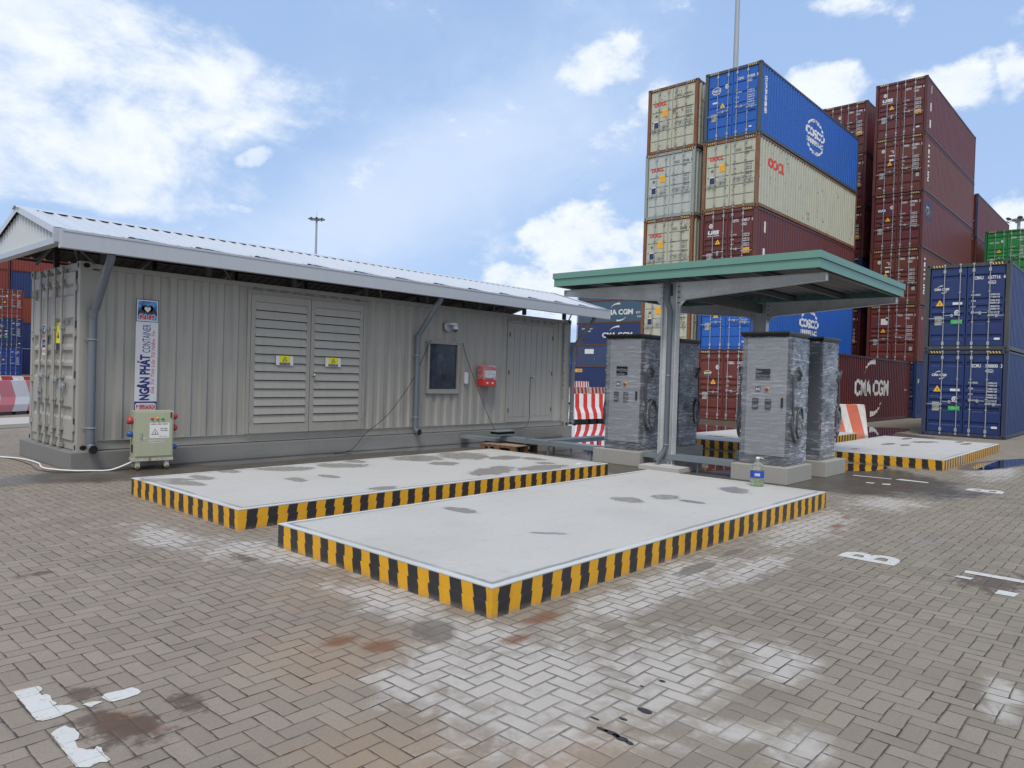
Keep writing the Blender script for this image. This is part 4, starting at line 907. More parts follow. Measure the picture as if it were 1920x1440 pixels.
for y in (0, BW-.07): f.box(.16, BL-.16, y+.004, y+.066, zt-.10, zt-.02)
f.box(.16, BL-.16, .05, .10, zb+.01, .445); f.box(.16, BL-.16, BW-.10, BW-.05, zb+.01, .445)
for x in (.002, BL-.282):
    for y in (.004, BW-.124): f.box(x, x+.28, y, y+.12, zb+.118, zt-.118)
f.box(.02, .12, .16, BW-.16, zt-.13, zt-.01); f.box(.02, .14, .16, BW-.16, zb+.01, zb+.14); f.box(BL-.12, BL-.02, .16, BW-.16, zt-.13, zt-.01); f.box(BL-.12, BL-.02, .16, BW-.16, zb+.01, zb+.14)
f.box(.15, BL-.15, .1, BW-.1, zt-.05, zt-.03)
f.build('frame', trimm, bld, bevel=.004)
cm = casting_mesh(trimm)
for x in (-.005, BL-.173):
    for y in (-.005, BW-.157):
        for z in (zb, zt-.118): ref('corner_casting', cm, bld, (x, y, z))
mb = MB(); ys = breaks(.16, BW-.16, .25); vs = []
for y in ys: vs += [(BL-.03-corr(y, .25, .035), y, zb+.13), (BL-.03-corr(y, .25, .035), y, zt-.12)]
mb.add(vs, [(2*i, 2*i+2, 2*i+3, 2*i+1) for i in range(len(ys)-1)]).build('end_wall', wallm, bld, fix=False)
# cargo doors at the near end
dh = BH-.30; DWN = 1.0
def cargo_door():
    mb = MB(); fr = .05
    mb.box(0, .05, 0, fr, 0, dh); mb.box(0, .05, DWN-fr, DWN, 0, dh); mb.box(0, .05, fr, DWN-fr, 0, fr); mb.box(0, .05, fr, DWN-fr, dh-fr, dh)
    prof = [(fr, .004)]
    for zc in (.42, 1.05, 1.30, 1.55, 2.33): prof += [(zc-.10, .004), (zc-.055, .045), (zc+.055, .045), (zc+.10, .004)]
    prof.append((dh-fr, .004)); vs = [(x, y, z) for z, x in prof for y in (fr, DWN-fr)]
    mb.add(vs, [(2*i, 2*i+2, 2*i+3, 2*i+1) for i in range(len(prof)-1)]); return mb.mesh('cargo_door', wallm, fix=False)
dm = cargo_door()
MB().box(.03, .07, .125, .205, zb+.13, zt-.12).box(.03, .07, BW-.205, BW-.125, zb+.13, zt-.12).box(.03, .07, BW/2-.04, BW/2+.04, zb+.13, zt-.12).box(.03, .07, .205, BW/2-.04, zb+.13, zb+.17).box(.03, .07, BW/2+.04, BW-.205, zb+.13, zb+.17).box(.03, .07, .205, BW/2-.04, zt-.17, zt-.12).box(.03, .07, BW/2+.04, BW-.205, zt-.17, zt-.12).build('door_gasket', gskt, bld)
for k, y0 in enumerate((BW/2+.02, BW/2-.02-DWN)):
    dr = ref('cargo_door', dm, bld, (-.005, y0, zb+.155)); left = k == 0
    for q, yy in enumerate((.17, .52) if left else (DWN-.17, DWN-.52)):
        r = MB(); r.tube([(-.035, yy, -.11), (-.035, yy, dh+.09)], .018, 12)
        for z in (-.08, .12, dh-.14, dh+.06): r.tube([(-.035, yy, z-.045), (-.035, yy, z+.045)], .030, 12)
        r.build('lock_rod', trimm, dr, fix=False)
        b = MB()
        for z in (.16, .62, .98, 1.75, dh-.18): b.box(-.055, 0, yy-.05, yy+.05, z-.022, z+.022)
        for z in (-.09, dh+.045): b.box(-.06, .0, yy-.055, yy+.055, z-.025, z+.025)
        build_split(b, 'rod_bracket', trimm, dr)
        z = 1.0-.10*q+(0 if left else -.05); hd = MB(); sg = -1 if not left else 1
        if (k, q) == (0, 1): hd.box(-.06, -.045, yy-.02, yy+.02, z-.55, z-.12); hd.box(-.065, -.01, yy-.04, yy+.04, z-.20, z-.12)
        else: hd.box(-.065, -.045, yy, yy+sg*.26, z-.014, z+.014); hd.box(-.075, -.01, yy+sg*.08, yy+sg*.13, z-.05, z+.05); hd.tube([(-.06, yy+sg*.20, z-.05), (-.06, yy+sg*.20, z+.03)], .014, 8)
        hd.build('door_handle', M['steel'], dr)
    for z in (.20, .90, 1.65, 2.35):
        yh = DWN if left else 0; sg = 1 if left else -1
        MB().box(-.012, .02, yh-sg*.03, yh+sg*.10, z-.045, z+.045).tube([(-.012, yh+sg*.06, z-.06), (-.012, yh+sg*.06, z+.06)], .016, 8).build('hinge', trimm, dr)
for z in (.55, 1.28, 2.05, 2.80): MB().box(-.006, .004, .125, .165, zb+z-.16, zb+z-.05).build('hinge_slot', M['hole'], bld)
# lettering on the end and on the corner post
lt = MB(); X_ = -.014
for i, s_ in enumerate(('BNPU', '413047 3')): dtx(lt, s_, BW/2-.17-i*.36, zb+1.93, .13, (.24, .44)[i], bold=.01, x=X_)
lt.build('lettering', M['dgrey'], bld, fix=False)
lt = MB()
for i, ch in enumerate('BNPU4130473'):
    z = 2.70-i*.165-(.03 if i > 3 else 0); text(lt, ch, lambda u, v, z=z: (11.88+u, -.001, z+v), .10, .055 if ch != '1' else .015, bold=.01)
lt.build('lettering', M['dgrey'], bld, fix=False)
# stickers on the cargo doors
def sticker_logo(parent, name, f, s_):
    """blue square with two dark hands round a white heart over red initials; f(u, v, lift)"""
    mats = [M['white'], M['navy_st'], cmesh('skyblue', lambda: radial_blue()), M['black'], M['red']]
    mb = MB(); q = lambda a, b, c, d, k, mi: mb.add([f(a, b, k), f(c, b, k), f(c, d, k), f(a, d, k)], [(0, 1, 2, 3)], mi)
    q(0, 0, s_, s_, 0, 1); q(.03*s_, .03*s_, .97*s_, .97*s_, 1, 0); q(.075*s_, .075*s_, .925*s_, .925*s_, 2, 2)
    heart = lambda sc: [(.5+sc*.062*(16*math.sin(a)**3)/5., .56+sc*.062*(13*math.cos(a)-5*math.cos(2*a)-2*math.cos(3*a)-math.cos(4*a))/5.) for a in [i*math.pi/14 for i in range(28)]]
    H1 = heart(1.35); H0 = heart(.72)
    mb.add([f(u*s_, v*s_, 3) for u, v in H1], [tuple(range(28))], 3)
    for sg in (-1, 1): mb.add([f((.5+sg*u)*s_, v*s_, 3) for u, v in ((.10, .66), (.22, .70), (.43, .44), (.43, .26), (.30, .40), (.12, .34))], [(0, 1, 2, 3, 4, 5)], 3)
    mb.add([f(u*s_, v*s_, 4) for u, v in H0], [tuple(range(28))], 0)
    text(mb, 'N', lambda u, v: f(.13*s_+u, .08*s_+v, 4), .24*s_, .33*s_, bold=.11, mi=0); text(mb, 'N', lambda u, v: f(.145*s_+u, .095*s_+v, 5), .21*s_, .30*s_, bold=.06, mi=4)
    text(mb, 'P', lambda u, v: f(.54*s_+u, .08*s_+v, 4), .24*s_, .30*s_, bold=.11, mi=0); text(mb, 'P', lambda u, v: f(.555*s_+u, .095*s_+v, 5), .21*s_, .27*s_, bold=.06, mi=4)
    return mb.build(name, mats, parent, fix=False)
def radial_blue():
    m, t, bs = newmat('blue_print'); n = t.noise(t.pos(), 9, 3, .5)
    setp(t, bs, t.mix(n.ss(.35, .65), (.02, .10, .42), (.12, .42, .80)), .35); return m
door_l = [o for o in bld.children if o.name.startswith('cargo_door')][0]
ob = sticker_logo(bld, 'sticker', lambda u, v, k: (X_-.0012*k, BW/2+.50-u, zb+1.72+v*1.35), .20)
mb = MB(); dquad(mb, BW/2+.50, zb+1.60, .20, .12, 1, X_); dquad(mb, BW/2+.50, zb+1.47, .20, .12, 0, X_); dtx(mb, 'CONTAINER', BW/2+.48, zb+1.63, .05, .16, x=X_-.002, mi=0); dtx(mb, '0909', BW/2+.47, zb+1.50, .06, .14, x=X_-.002, mi=2)
mb.build('sticker', [M['white'], M['navy_st'], M['red']], bld, fix=False)
mb = MB(); dquad(mb, BW/2-.20, zb+1.66, .20, .33, 0, X_); dquad(mb, BW/2-.205, zb+1.55, .19, .11, 1, X_); mb.add([(X_-.002, BW/2-.25, zb+1.74), (X_-.002, BW/2-.35, zb+1.74), (X_-.002, BW/2-.30, zb+1.86)], [(0, 1, 2)], 1)
mb.build('sticker', [M['lemon'], M['black']], bld, fix=False)
# louvred double doors
def louvre(x0, x1, z0, z1, knob):
    d_ = ref('louvre_door', MB().box(x0, x0+.085, -.012, .03, z0, z1).box(x1-.085, x1, -.012, .03, z0, z1).box(x0+.085, x1-.085, -.012, .03, z0, z0+.17).box(x0+.085, x1-.085, -.012, .03, z1-.13, z1).mesh('louvre_door', trimm, bevel=.003), bld)
    s = MB(); a, b = z0+.17, z1-.13; n = 14; st = (b-a)/n
    for i in range(n):
        zz = a+i*st; s.hexa([(x0+.086, -.024, zz+.014), (x1-.086, -.024, zz+.014), (x1-.086, -.018, zz+.010), (x0+.086, -.018, zz+.010), (x0+.086, .008, zz+st-.004), (x1-.086, .008, zz+st-.004), (x1-.086, .014, zz+st-.008), (x0+.086, .014, zz+st-.008)])
    s.build('louvre_slats', cmesh('slat', lambda: paint('pale_slat_paint', (.345, .34, .315), .5, .08, .03, .2, dirt=(.16, .15, .13), seed=6)), d_)
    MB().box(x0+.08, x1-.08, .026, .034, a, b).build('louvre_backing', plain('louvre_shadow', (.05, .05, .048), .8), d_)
    return d_
xm = (D1[0]+D1[1])/2
f = MB(); f.box(D1[0]-.06, D1[0], -.010, .07, D1[2], D1[3]+.03); f.box(D1[1], D1[1]+.06, -.010, .07, D1[2], D1[3]+.03); f.box(D1[0], D1[1], -.010, .07, D1[3]-.0, D1[3]+.03); f.box(D1[0]-.10, D1[1]+.12, -.05, -.011, D1[3]+.031, D1[3]+.055)
f.build('door_frame', trimm, bld, bevel=.003)
for k, (a, b) in enumerate(((D1[0]+.008, xm-.006), (xm+.006, D1[1]-.008))):
    d_ = louvre(a, b, D1[2]+.004, D1[3]-.006, k)
    xx = (7.13-BX, 8.19-BX)[k]; zz = 1.70
    mb = MB(); mb.add([(xx-.03, -.037, zz), (xx+.33, -.037, zz), (xx+.32, -.037, zz+.175), (xx-.03, -.037, zz+.175)], [(0, 1, 2, 3)], 0)
    mb.add([(xx+.04, -.039, zz+.055), (xx+.26, -.039, zz+.055), (xx+.26, -.039, zz+.178), (xx+.04, -.039, zz+.178)], [(0, 1, 2, 3)], 1)
    mb.add([(xx+.04, -.039, zz+.008), (xx+.26, -.039, zz+.008), (xx+.26, -.039, zz+.05), (xx+.04, -.039, zz+.05)], [(0, 1, 2, 3)], 2)
    mb.add([(xx+.10, -.041, zz+.075), (xx+.20, -.041, zz+.075), (xx+.15, -.041, zz+.165)], [(0, 1, 2)], 2); mb.add([(xx+.12, -.043, zz+.083), (xx+.18, -.043, zz+.083), (xx+.15, -.043, zz+.145)], [(0, 1, 2)], 1)
    mb.add([(xx+.146, -.045, zz+.09), (xx+.156, -.045, zz+.09), (xx+.152, -.045, zz+.135)], [(0, 1, 2)], 2)
    text(mb, 'NGUY HIEM', lambda u, v: (xx+.06+u, -.041, zz+.02+v), .02, .18, mi=0)
    mb.build('warning_sticker', [M['white'], M['lemon'], M['black']], d_, fix=False)
    for z in (.7, 1.7, 2.7): MB().tube([((a-.004, b+.004)[k], -.02, z-.05), ((a-.004, b+.004)[k], -.02, z+.05)], .014, 8).build('hinge', trimm, d_)
    if k: MB().lathe([(0, 0), (.032, .004), (.034, .012), (.014, .02), (.014, .045), (.03, .055), (.032, .075), (.02, .088), (0, .09)], n=14).build('door_knob', cmesh('chrome', lambda: plain('brushed_steel', (.60, .61, .62), .25, .9)), d_).matrix_local = Matrix.Translation((xm+.07, -.012, 1.53)) @ Matrix.Rotation(math.pi/2, 4, 'X')
# service door
f = MB(); f.box(D2[0]-.04, D2[0], -.004, .07, D2[2], D2[3]+.04); f.box(D2[1], D2[1]+.04, -.004, .07, D2[2], D2[3]+.04); f.box(D2[0], D2[1], -.004, .07, D2[3], D2[3]+.04); f.box(D2[0]-.07, D2[1]+.07, -.035, -.005, D2[3]+.041, D2[3]+.06); f.build('door_frame', trimm, bld, bevel=.002)
xm2 = 14.36-BX
for k, (a, b) in enumerate(((D2[0]+.006, xm2-.005), (xm2+.005, D2[1]-.006))):
    mb = MB().box(a, b, .006, .04, D2[2]+.005, D2[3]-.005)
    for j in range(1, 4): xx = a+(b-a)*j/4; mb.box(xx-.012, xx+.012, -.004, .005, D2[2]+.16, D2[3]-.14)
    mb.box(a+.08, b-.08, -.002, .005, D2[3]-.13, D2[3]-.12); mb.box(a+.08, b-.08, -.002, .005, D2[2]+.14, D2[2]+.15)
    d_ = mb.build('service_door', trimm, bld, bevel=.002)
    for z in (.75, 1.7, 2.65): MB().tube([((a, b)[k]+(.03 if k == 0 else -.03), -.006, z-.05), ((a, b)[k]+(.03 if k == 0 else -.03), -.006, z+.05)], .014, 8).build('hinge', M['dgrey'], d_)
    if k: MB().lathe([(0, 0), (.032, .004), (.034, .012), (.014, .02), (.014, .045), (.03, .055), (.032, .075), (.02, .088), (0, .09)], n=14).build('door_knob', cmesh('chrome', lambda: None), d_).matrix_local = Matrix.Translation((xm2+.06, .004, 1.60)) @ Matrix.Rotation(math.pi/2, 4, 'X')
# window
x0, x1, z0, z1 = WN; fr = .055
wf = MB().box(x0, x0+fr, -.025, .06, z0, z1).box(x1-fr, x1, -.025, .06, z0, z1).box(x0+fr, x1-fr, -.025, .06, z0, z0+.10).box(x0+fr, x1-fr, -.025, .06, z1-fr, z1).build('window', trimm, bld, bevel=.003)
MB().box(x0-.05, x1+.10, -.045, -.026, z1-.01, z1+.02).build('drip_edge', trimm, wf)
gm, t_, bs = newmat('window_glass'); bs.inputs['Base Color'].default_value = (.035, .05, .075, 1); bs.inputs['Roughness'].default_value = .06; bs.inputs['Specular IOR Level'].default_value = .22
nn = t_.noise(t_.pos(), 3, 5, .7); t_.l.new(t_.mix(nn.ss(.45, .75), (.035, .047, .068), (.085, .105, .15)).k, bs.inputs['Base Color'])
MB().box(x0+fr, x1-fr, .02, .028, z0+.10, z1-fr).build('glass', gm, wf)
MB().box(x0+.12, x0+.16, .005, .019, z0+.72, z0+.77).box(x0+.12, x0+.16, .005, .019, z0+.36, z0+.41).box(x0+.48, x0+.50, .005, .019, z0+.32, z0+.46).box(x0+.56, x0+.58, .005, .019, z0+.32, z0+.46).build('latch', M['black'], wf)
# roof
RX0, RX1, EY0, EY1, RYr, EZ, RZ = -.55, 12.93, -.66, 3.10, 1.19, 3.50, 4.03
PR = .205
def roof_half(ya, za, yb, zb_):
    xs = []; 
    k = RX0
    while k < RX1-.01:
        for q, h_ in ((0, 0), (.052, 0), (.070, .028), (.098, .028), (.116, 0)): xs.append((k+q, h_)) if k+q < RX1 else None
        k += PR
    xs.append((RX1, 0)); vs = []
    for x, h_ in xs: vs += [(x, ya, za+h_), (x, yb, zb_+h_)]
    return MB().add(vs, [(2*i, 2*i+2, 2*i+3, 2*i+1) for i in range(len(xs)-1)])
rf = roof_half(EY0, EZ, RYr-.02, RZ).merge(roof_half(EY1, EZ, RYr+.02, RZ)).build('roof', roofm, bld, fix=False)
roof_half(EY0+.03, EZ-.004, RYr-.02, RZ-.004).merge(roof_half(EY1-.03, EZ-.004, RYr+.02, RZ-.004)).build('eave_shade_sheet', plain('underside_shade', (.030, .028, .026), .8), bld, fix=False)  # added dark sheet, puts the eave's shade on the roof underside
sl = (RZ-EZ)/(RYr-EY0)
MB().add([(RX0-.03, RYr-.14, RZ+.033-.14*sl), (RX1+.03, RYr-.14, RZ+.033-.14*sl), (RX1+.03, RYr, RZ+.045), (RX0-.03, RYr, RZ+.045), (RX1+.03, RYr+.14, RZ+.033-.14*sl), (RX0-.03, RYr+.14, RZ+.033-.14*sl)], [(0, 1, 2, 3), (3, 2, 4, 5)]).build('ridge_cap', roofm, rf, fix=False)
MB().box(RX0, RX1, EY0+.002, EY0+.012, EZ-.02, EZ+.026).build('eave_closure', roofm, rf)
for k in range(13):      # lapped sheet ends curling up along the eave
    x = RX0+.95+k*1.02
    if x > RX1-.6: break
    MB().add([(x, EY0+.02, EZ+.01), (x+.05, EY0+.02, EZ+.055), (x+.9, EY0+.02, EZ+.012), (x+.10, EY0+.34, EZ+.135), (x+.55, EY0+.30, EZ+.118)], [(0, 1, 3), (1, 2, 4, 3)]).build('sheet_lap', roofm, rf, fix=False)
# rake flashing and gable
g_ = MB()
for xx in (RX0, RX1):
    s_ = -1 if xx == RX0 else 1
    for ya, yb in ((EY0, RYr), (EY1, RYr)):
        g_.add([(xx, ya, EZ+.035), (xx, yb, RZ+.045), (xx-s_*.20, yb, RZ+.045), (xx-s_*.20, ya, EZ+.035)], [(0, 1, 2, 3)]); g_.add([(xx, ya, EZ+.035), (xx, yb, RZ+.045), (xx, yb, RZ-.055), (xx, ya, EZ-.065)], [(0, 1, 2, 3)])
build_split(g_, 'rake_flashing', roofm, bld, .02)
gb = MB(); gx_ = RX0+.045; ys = breaks(EY0+.05, EY1-.05, .15, .3); vs = []
for y in ys:
    zz = (EZ+(y-EY0)*sl if y < RYr else RZ-(y-RYr)*(RZ-EZ)/(EY1-RYr))-.03
    vs += [(gx_+corr(y, .15, .035, .3), y, EZ-.10), (gx_+corr(y, .15, .035, .3), y, zz)]
gb.add(vs, [(2*i, 2*i+2, 2*i+3, 2*i+1) for i in range(len(ys)-1)]); gb.build('gable', paint('pale_gable_sheet', (.50, .54, .58), .45, .06, 0, .15, dirt=(.3, .32, .34), seed=4), bld, fix=False)
MB().box(gx_-.03, gx_+.10, EY0+.02, EY1, EZ-.19, EZ-.105).build('gable_beam', gutm, bld)
MB().box(RX0-.01, RX0+.13, EY0-.01, EY0+.015, EZ-.17, EZ+.02).build('end_flashing', gutm, bld)
# gutter
gy0 = EY0-.125
gt = MB().box(RX0+.06, RX1, gy0, gy0+.015, 3.245, 3.47).box(RX0+.06, RX1, gy0+.015, EY0+.0, 3.245, 3.26).box(RX0+.06, RX0+.075, gy0+.015, EY0, 3.26, 3.50).box(RX1-.015, RX1, gy0+.015, EY0, 3.26, 3.50).box(RX0+.08, RX1, gy0-.008, gy0+.03, 3.471, 3.50).build('gutter', gutm, bld, bevel=.002)
# underside steelwork
us = MB()
for x in [.2+1.68*k for k in range(8)]:
    us.box(x, x+.06, EY0+.02, EY1-.05, zt+.14, zt+.20) if k < 0 else None
    us.hexa([(x, EY0+.05, EZ-.12), (x+.05, EY0+.05, EZ-.12), (x+.05, RYr, RZ-.12), (x, RYr, RZ-.12), (x, EY0+.05, EZ-.03), (x+.05, EY0+.05, EZ-.03), (x+.05, RYr, RZ-.03), (x, RYr, RZ-.03)])
    us.hexa([(x, RYr, RZ-.12), (x+.05, RYr, RZ-.12), (x+.05, EY1-.05, EZ-.12), (x, EY1-.05, EZ-.12), (x, RYr, RZ-.03), (x+.05, RYr, RZ-.03), (x+.05, EY1-.05, EZ-.03), (x, EY1-.05, EZ-.03)])
us.build('rafters', underm, bld)
pu = MB()
for y in (EY0+.06, .05, .7, 1.15, 1.7, 2.38, EY1-.1):
    zz = (EZ+(y-EY0)*sl if y < RYr else RZ-(y-RYr)*sl)-.03
    pu.box(RX0+.15, RX1-.05, y, y+.04, zz-.045, zz-.003)
pu.build('purlins', underm, bld)
for k in range(8):
    x = .25+1.66*k
    for y in (.04, BW-.12): MB().box(x+.06, x+.14, y, y+.08, zt+.001, EZ+(.04-EY0)*sl-.08).build('roof_post', underm, bld)
for xa in (-.3, 1.9, 5.2, 8.6, 11.6): MB().tube([(xa, EY0+.15, EZ-.10), (xa+.5, .02, zt-.02)], .018, 6).build('brace', underm, bld)
MB().tube([(RX0+.3, -.4, EZ-.02), (.1, .4, zt+.02)], .02, 6).build('brace', underm, bld)
# downpipes
def pipe(x_top, x_bot, ztop, zk, zbot):
    y = -.085
    PR_ = .058; p = MB(); p.tube([(x_top, EY0-.04, ztop), (x_top-.02*(x_top-x_bot), EY0-.02, ztop-.06), (x_bot+.03, y-.01, zk+.05), (x_bot, y, zk-.02), (x_bot, y, zbot+.10), (x_bot, y-.01, zbot+.05), (x_bot+.0, y-.06, zbot+.01), (x_bot, y-.13, zbot)], PR_, 18, cap=False)
    p.tube([(x_bot, y, zk-.10), (x_bot, y, zk+.02)], 0.064, 18); p.tube([(x_bot, y-.07, zbot+.002), (x_bot, y-.135, zbot-.002)], 0.064, 18, cap=False); p.tube([(x_bot, y, zbot+.09), (x_bot, y, zbot+.20)], 0.064, 18)
    o = p.build('downpipe', pipem, bld, fix=False)
    MB().tube([(x_bot, y-.134, zbot-.0), (x_bot, y-.126, zbot)], .058, 16).build('pipe_mouth', M['hole'], o)
    for z in (zk-.42, zbot+.32):
        r = MB(); r.tube([(x_bot+.067*math.cos(a), y+.067*math.sin(a), z) for a in [i*math.pi/8 for i in range(17)]], .008, 6, cap=False); r.tube([(x_bot-.11, y+.07, z), (x_bot+.05, y+.06, z)], .006, 6); r.build('pipe_clip', M['steel'], o, fix=False)
pipe(4.02-BX, 3.99-BX, 3.25, 2.42, .33); pipe(10.55-BX, 10.46-BX, 3.25, 2.43, .34); pipe(16.13-BX, 16.05-BX, 3.25, 2.42, .36)
# ------------------------------------------------------------------ banner
bn = thing('banner_sign', 'tall white banner with blue vertical company lettering on the grey wall', 'sign', (4.64, BY-.012, .88))
bnm = plain('banner_vinyl', (.66, .68, .74), .35); bnb = plain('banner_blue_ink', (.012, .018, .19), .35); bnr = plain('banner_red_ink', (.58, .03, .04), .35)
MB().box(0, .345, 0, .006, 0, 1.80).build('panel', bnm, bn)
sticker_logo(bn, 'picture', lambda u, v, k: (u, -.003-.0012*k, 1.45+v*1.04), .345)
mb = MB(); fb = lambda x, y, k=1: (x, -.002*k, y)
mb.add([fb(0, 0), fb(.345, 0), fb(.345, .165), fb(0, .165)], [(0, 1, 2, 3)], 0)
rr = [( .02+.03+.03*math.cos(a)*-1 if False else 0, 0) for a in (0,)]
def rrect(x0, y0, x1, y1, r, k, mi):
    P = []
    for cx, cy, a0 in ((x1-r, y1-r, 0), (x0+r, y1-r, 90), (x0+r, y0+r, 180), (x1-r, y0+r, 270)):
        for i in range(5): a = R(a0+i*22.5); P.append(fb(cx+r*math.cos(a), cy+r*math.sin(a), k))
    mb.add(P, [tuple(range(len(P)))], mi)
rrect(.012, .014, .333, .140, .035, 2, 1)
text(mb, '0909.64.04.24', lambda u, v: fb(.075+u, .035+v, 3), .085, .245, bold=.04, mi=2); text(mb, 'P', lambda u, v: fb(.03+u, .04+v, 3), .07, .035, bold=.1, mi=2)
text(mb, 'NGÂN PHÁT', lambda u, v: fb(.232-v, .185+u, 1), .20, .735, bold=.045, mi=0)
text(mb, 'CONTAINER', lambda u, v: fb(.232-v, .955+u, 1), .125, .455, bold=0., mi=0)
text(mb, 'Giá Trị Tích Lũy Từ Niềm Tin', lambda u, v: fb(.318-v, .285+u, 1), .088, 1.02, bold=.008, mi=2, shear=.25)
mb.build('lettering', [bnb, bnm, bnr], bn, fix=False)
# ------------------------------------------------------------------ camera and fire box on the wall
cc_ = thing('security_camera', 'small white dome camera on a round grey bracket above the window', 'camera', (11.40, BY-.0, 2.70))
MB().lathe([(0, .0), (.115, .0), (.115, .03), (.095, .045), (0, .045)], n=24).build('mount', gutm, cc_).matrix_local = Matrix.Rotation(math.pi/2, 4, 'X')
MB().box(-.045, .045, -.13, -.045, .03, .09).box(-.03, .16, -.17, -.08, .035, .085).build('arm', bnm, cc_, bevel=.008)
MB().lathe([(0, .04), (.05, .035), (.065, .0), (.065, -.05), (.062, -.06)], .12, -.14, 20).build('housing', bnm, cc_)
MB().lathe([(.060, -.06), (.052, -.09), (.03, -.112), (0, -.12)], .12, -.14, 20).build('dome', gm, cc_)
fb_ = thing('fire_equipment_box', 'red fire equipment box wrapped in clear plastic beside the window', 'fire box', (12.43, BY-.0, 1.35))
MB().box(0, .44, -.20, .0, 0, .48).build('cabinet', M['red'], fb_, bevel=.015)
mb = MB()
for a, b in ((.10, .16), (.28, .34)): mb.add([(a, -.203, .06), (b, -.203, .06), (b, -.203, .10), (a, -.203, .10)], [(0, 1, 2, 3)], 0)
mb.add([(.03, -.203, .21), (.41, -.203, .21), (.41, -.203, .38), (.03, -.203, .38)], [(0, 1, 2, 3)], 0)
mb.build('label_plate', M['white'], fb_, fix=False)
# ------------------------------------------------------------------ stretch film
def film_mat(name, dens, tint, fr=(9, 9, 60)):
    m, t, bs = newmat(name); nt = m.node_tree; out = [n for n in nt.nodes if n.type == 'OUTPUT_MATERIAL'][0]; P = t.obj()
    # fine, long, nearly level folds with whitish painted highlights; a second family leans
    dv = t.noise(P, 2.5, 3, .5, col=True); Q = t.vm('ADD', P, t.scale(t.vm('SUBTRACT', dv, (.5, .5, .5)), .035))
    w1 = t.noise(Q, 1., 5, .60, .0, sc=fr); w2 = t.noise(P, 3.0, 4, .6, .3)
    X, Y, Z = t.sep(Q); Q2 = t.comb(X*1.0, Y*1.0, Z+(X+Y)*.32); w3 = t.noise(Q2, 1., 4, .6, .0, sc=(fr[0]*1.2, fr[1]*1.2, fr[2]*.9), off=(5, 5, 5))
    l1 = (1-((w1-.5).abs()).ss(.0, .03))*w2.ss(.32, .58); l2 = (1-((w3-.5).abs()).ss(.0, .022))*(1-w2).ss(.40, .62)
    br = w1.ss(.55, .70)*w2.ss(.38, .62)
    crest = (l1*.65 + l2*.55 + br*.6).cl()
    fr_ = X.lt(-.395); sd_ = 1-fr_*.38; crest = crest*sd_
    al = (crest*.78 + w2.ss(.25, .75)*dens*sd_ + .05).cl()
    setp(t, bs, t.mix(crest, tint, (.74, .79, .86)), .25, bump=w1*1.+w3*.5, bstr=.30, bdist=.015, spec=.6)
    tr = t.node('ShaderNodeBsdfTransparent'); mx = t.node('ShaderNodeMixShader'); t.l.new(al.k, mx.inputs[0]); t.l.new(tr.outputs[0], mx.inputs[1]); t.l.new(bs.outputs[0], mx.inputs[2]); t.l.new(mx.outputs[0], out.inputs[0]); return m
FILM = film_mat('stretch_film', .24, (.46, .50, .57), (.55, .55, 15)); FILM2 = film_mat('loose_film', .42, (.46, .50, .57), (.9, .9, 12))
# film over the fire box
def film_shell(hx, hy, z0, z1, seed, bulge=(), ns=150, nz=120, name='plastic_wrap', parent=None, mat=None, amp=.010, cx=0, cy=0, r=.03):
    per = []
    tot = 4*(hx+hy)
    def pt(s):
        s = s % tot
        segs = ((2*hx, (-hx, -hy), (1, 0), (0, -1)), (2*hy, (hx, -hy), (0, 1), (1, 0)), (2*hx, (hx, hy), (-1, 0), (0, 1)), (2*hy, (-hx, hy), (0, -1), (-1, 0)))
        for l, o, dr, nr in segs:
            if s <= l: return (o[0]+dr[0]*s, o[1]+dr[1]*s, nr, min(s, l-s))
            s -= l
        return (-hx, -hy, (0, -1), 0)
    mb = MB(); vs = []
    for j in range(nz+1):
        z = z0+(z1-z0)*j/nz
        for i in range(ns):
            x, y, nr, ed = pt(tot*i/ns)
            q = noise.noise(Vector((x*3+seed, y*3, z*22)))*amp*.5 + noise.noise(Vector((x*2.5+seed, y*2.5, z*24)))*amp*.6 + abs(noise.noise(Vector((x*2, y*2+seed, z*5+z*x*3))))*amp*1.2
            o = .008+max(-.004, q)
            for (bx, by, bz, rx, rz, am) in bulge:
                if nr[1]*by > 0 or nr[0]*bx > 0 and by == 0:
                    dd = ((x-bx)/rx)**2+((z-bz)/rz)**2
                    if dd < 4: o += am*math.exp(-dd*dd*.9)*(1+.25*noise.noise(Vector((x*18, z*18, seed))))
            vs.append((cx+x+nr[0]*o, cy+y+nr[1]*o, z+noise.noise(Vector((x*12, y*12, seed)))*.02*(1 if j in (0, nz) else 0)))
    fs = [(j*ns+i, j*ns+(i+1) % ns, (j+1)*ns+(i+1) % ns, (j+1)*ns+i) for j in range(nz) for i in range(ns)]
    mb.add(vs, fs, 0, True); return mb.build(name, mat or FILM, parent, fix=False)
film_shell(.225, .105, .17, .50, 3, (), 60, 40, parent=fb_, mat=FILM2, amp=.012, cx=.22, cy=-.10)
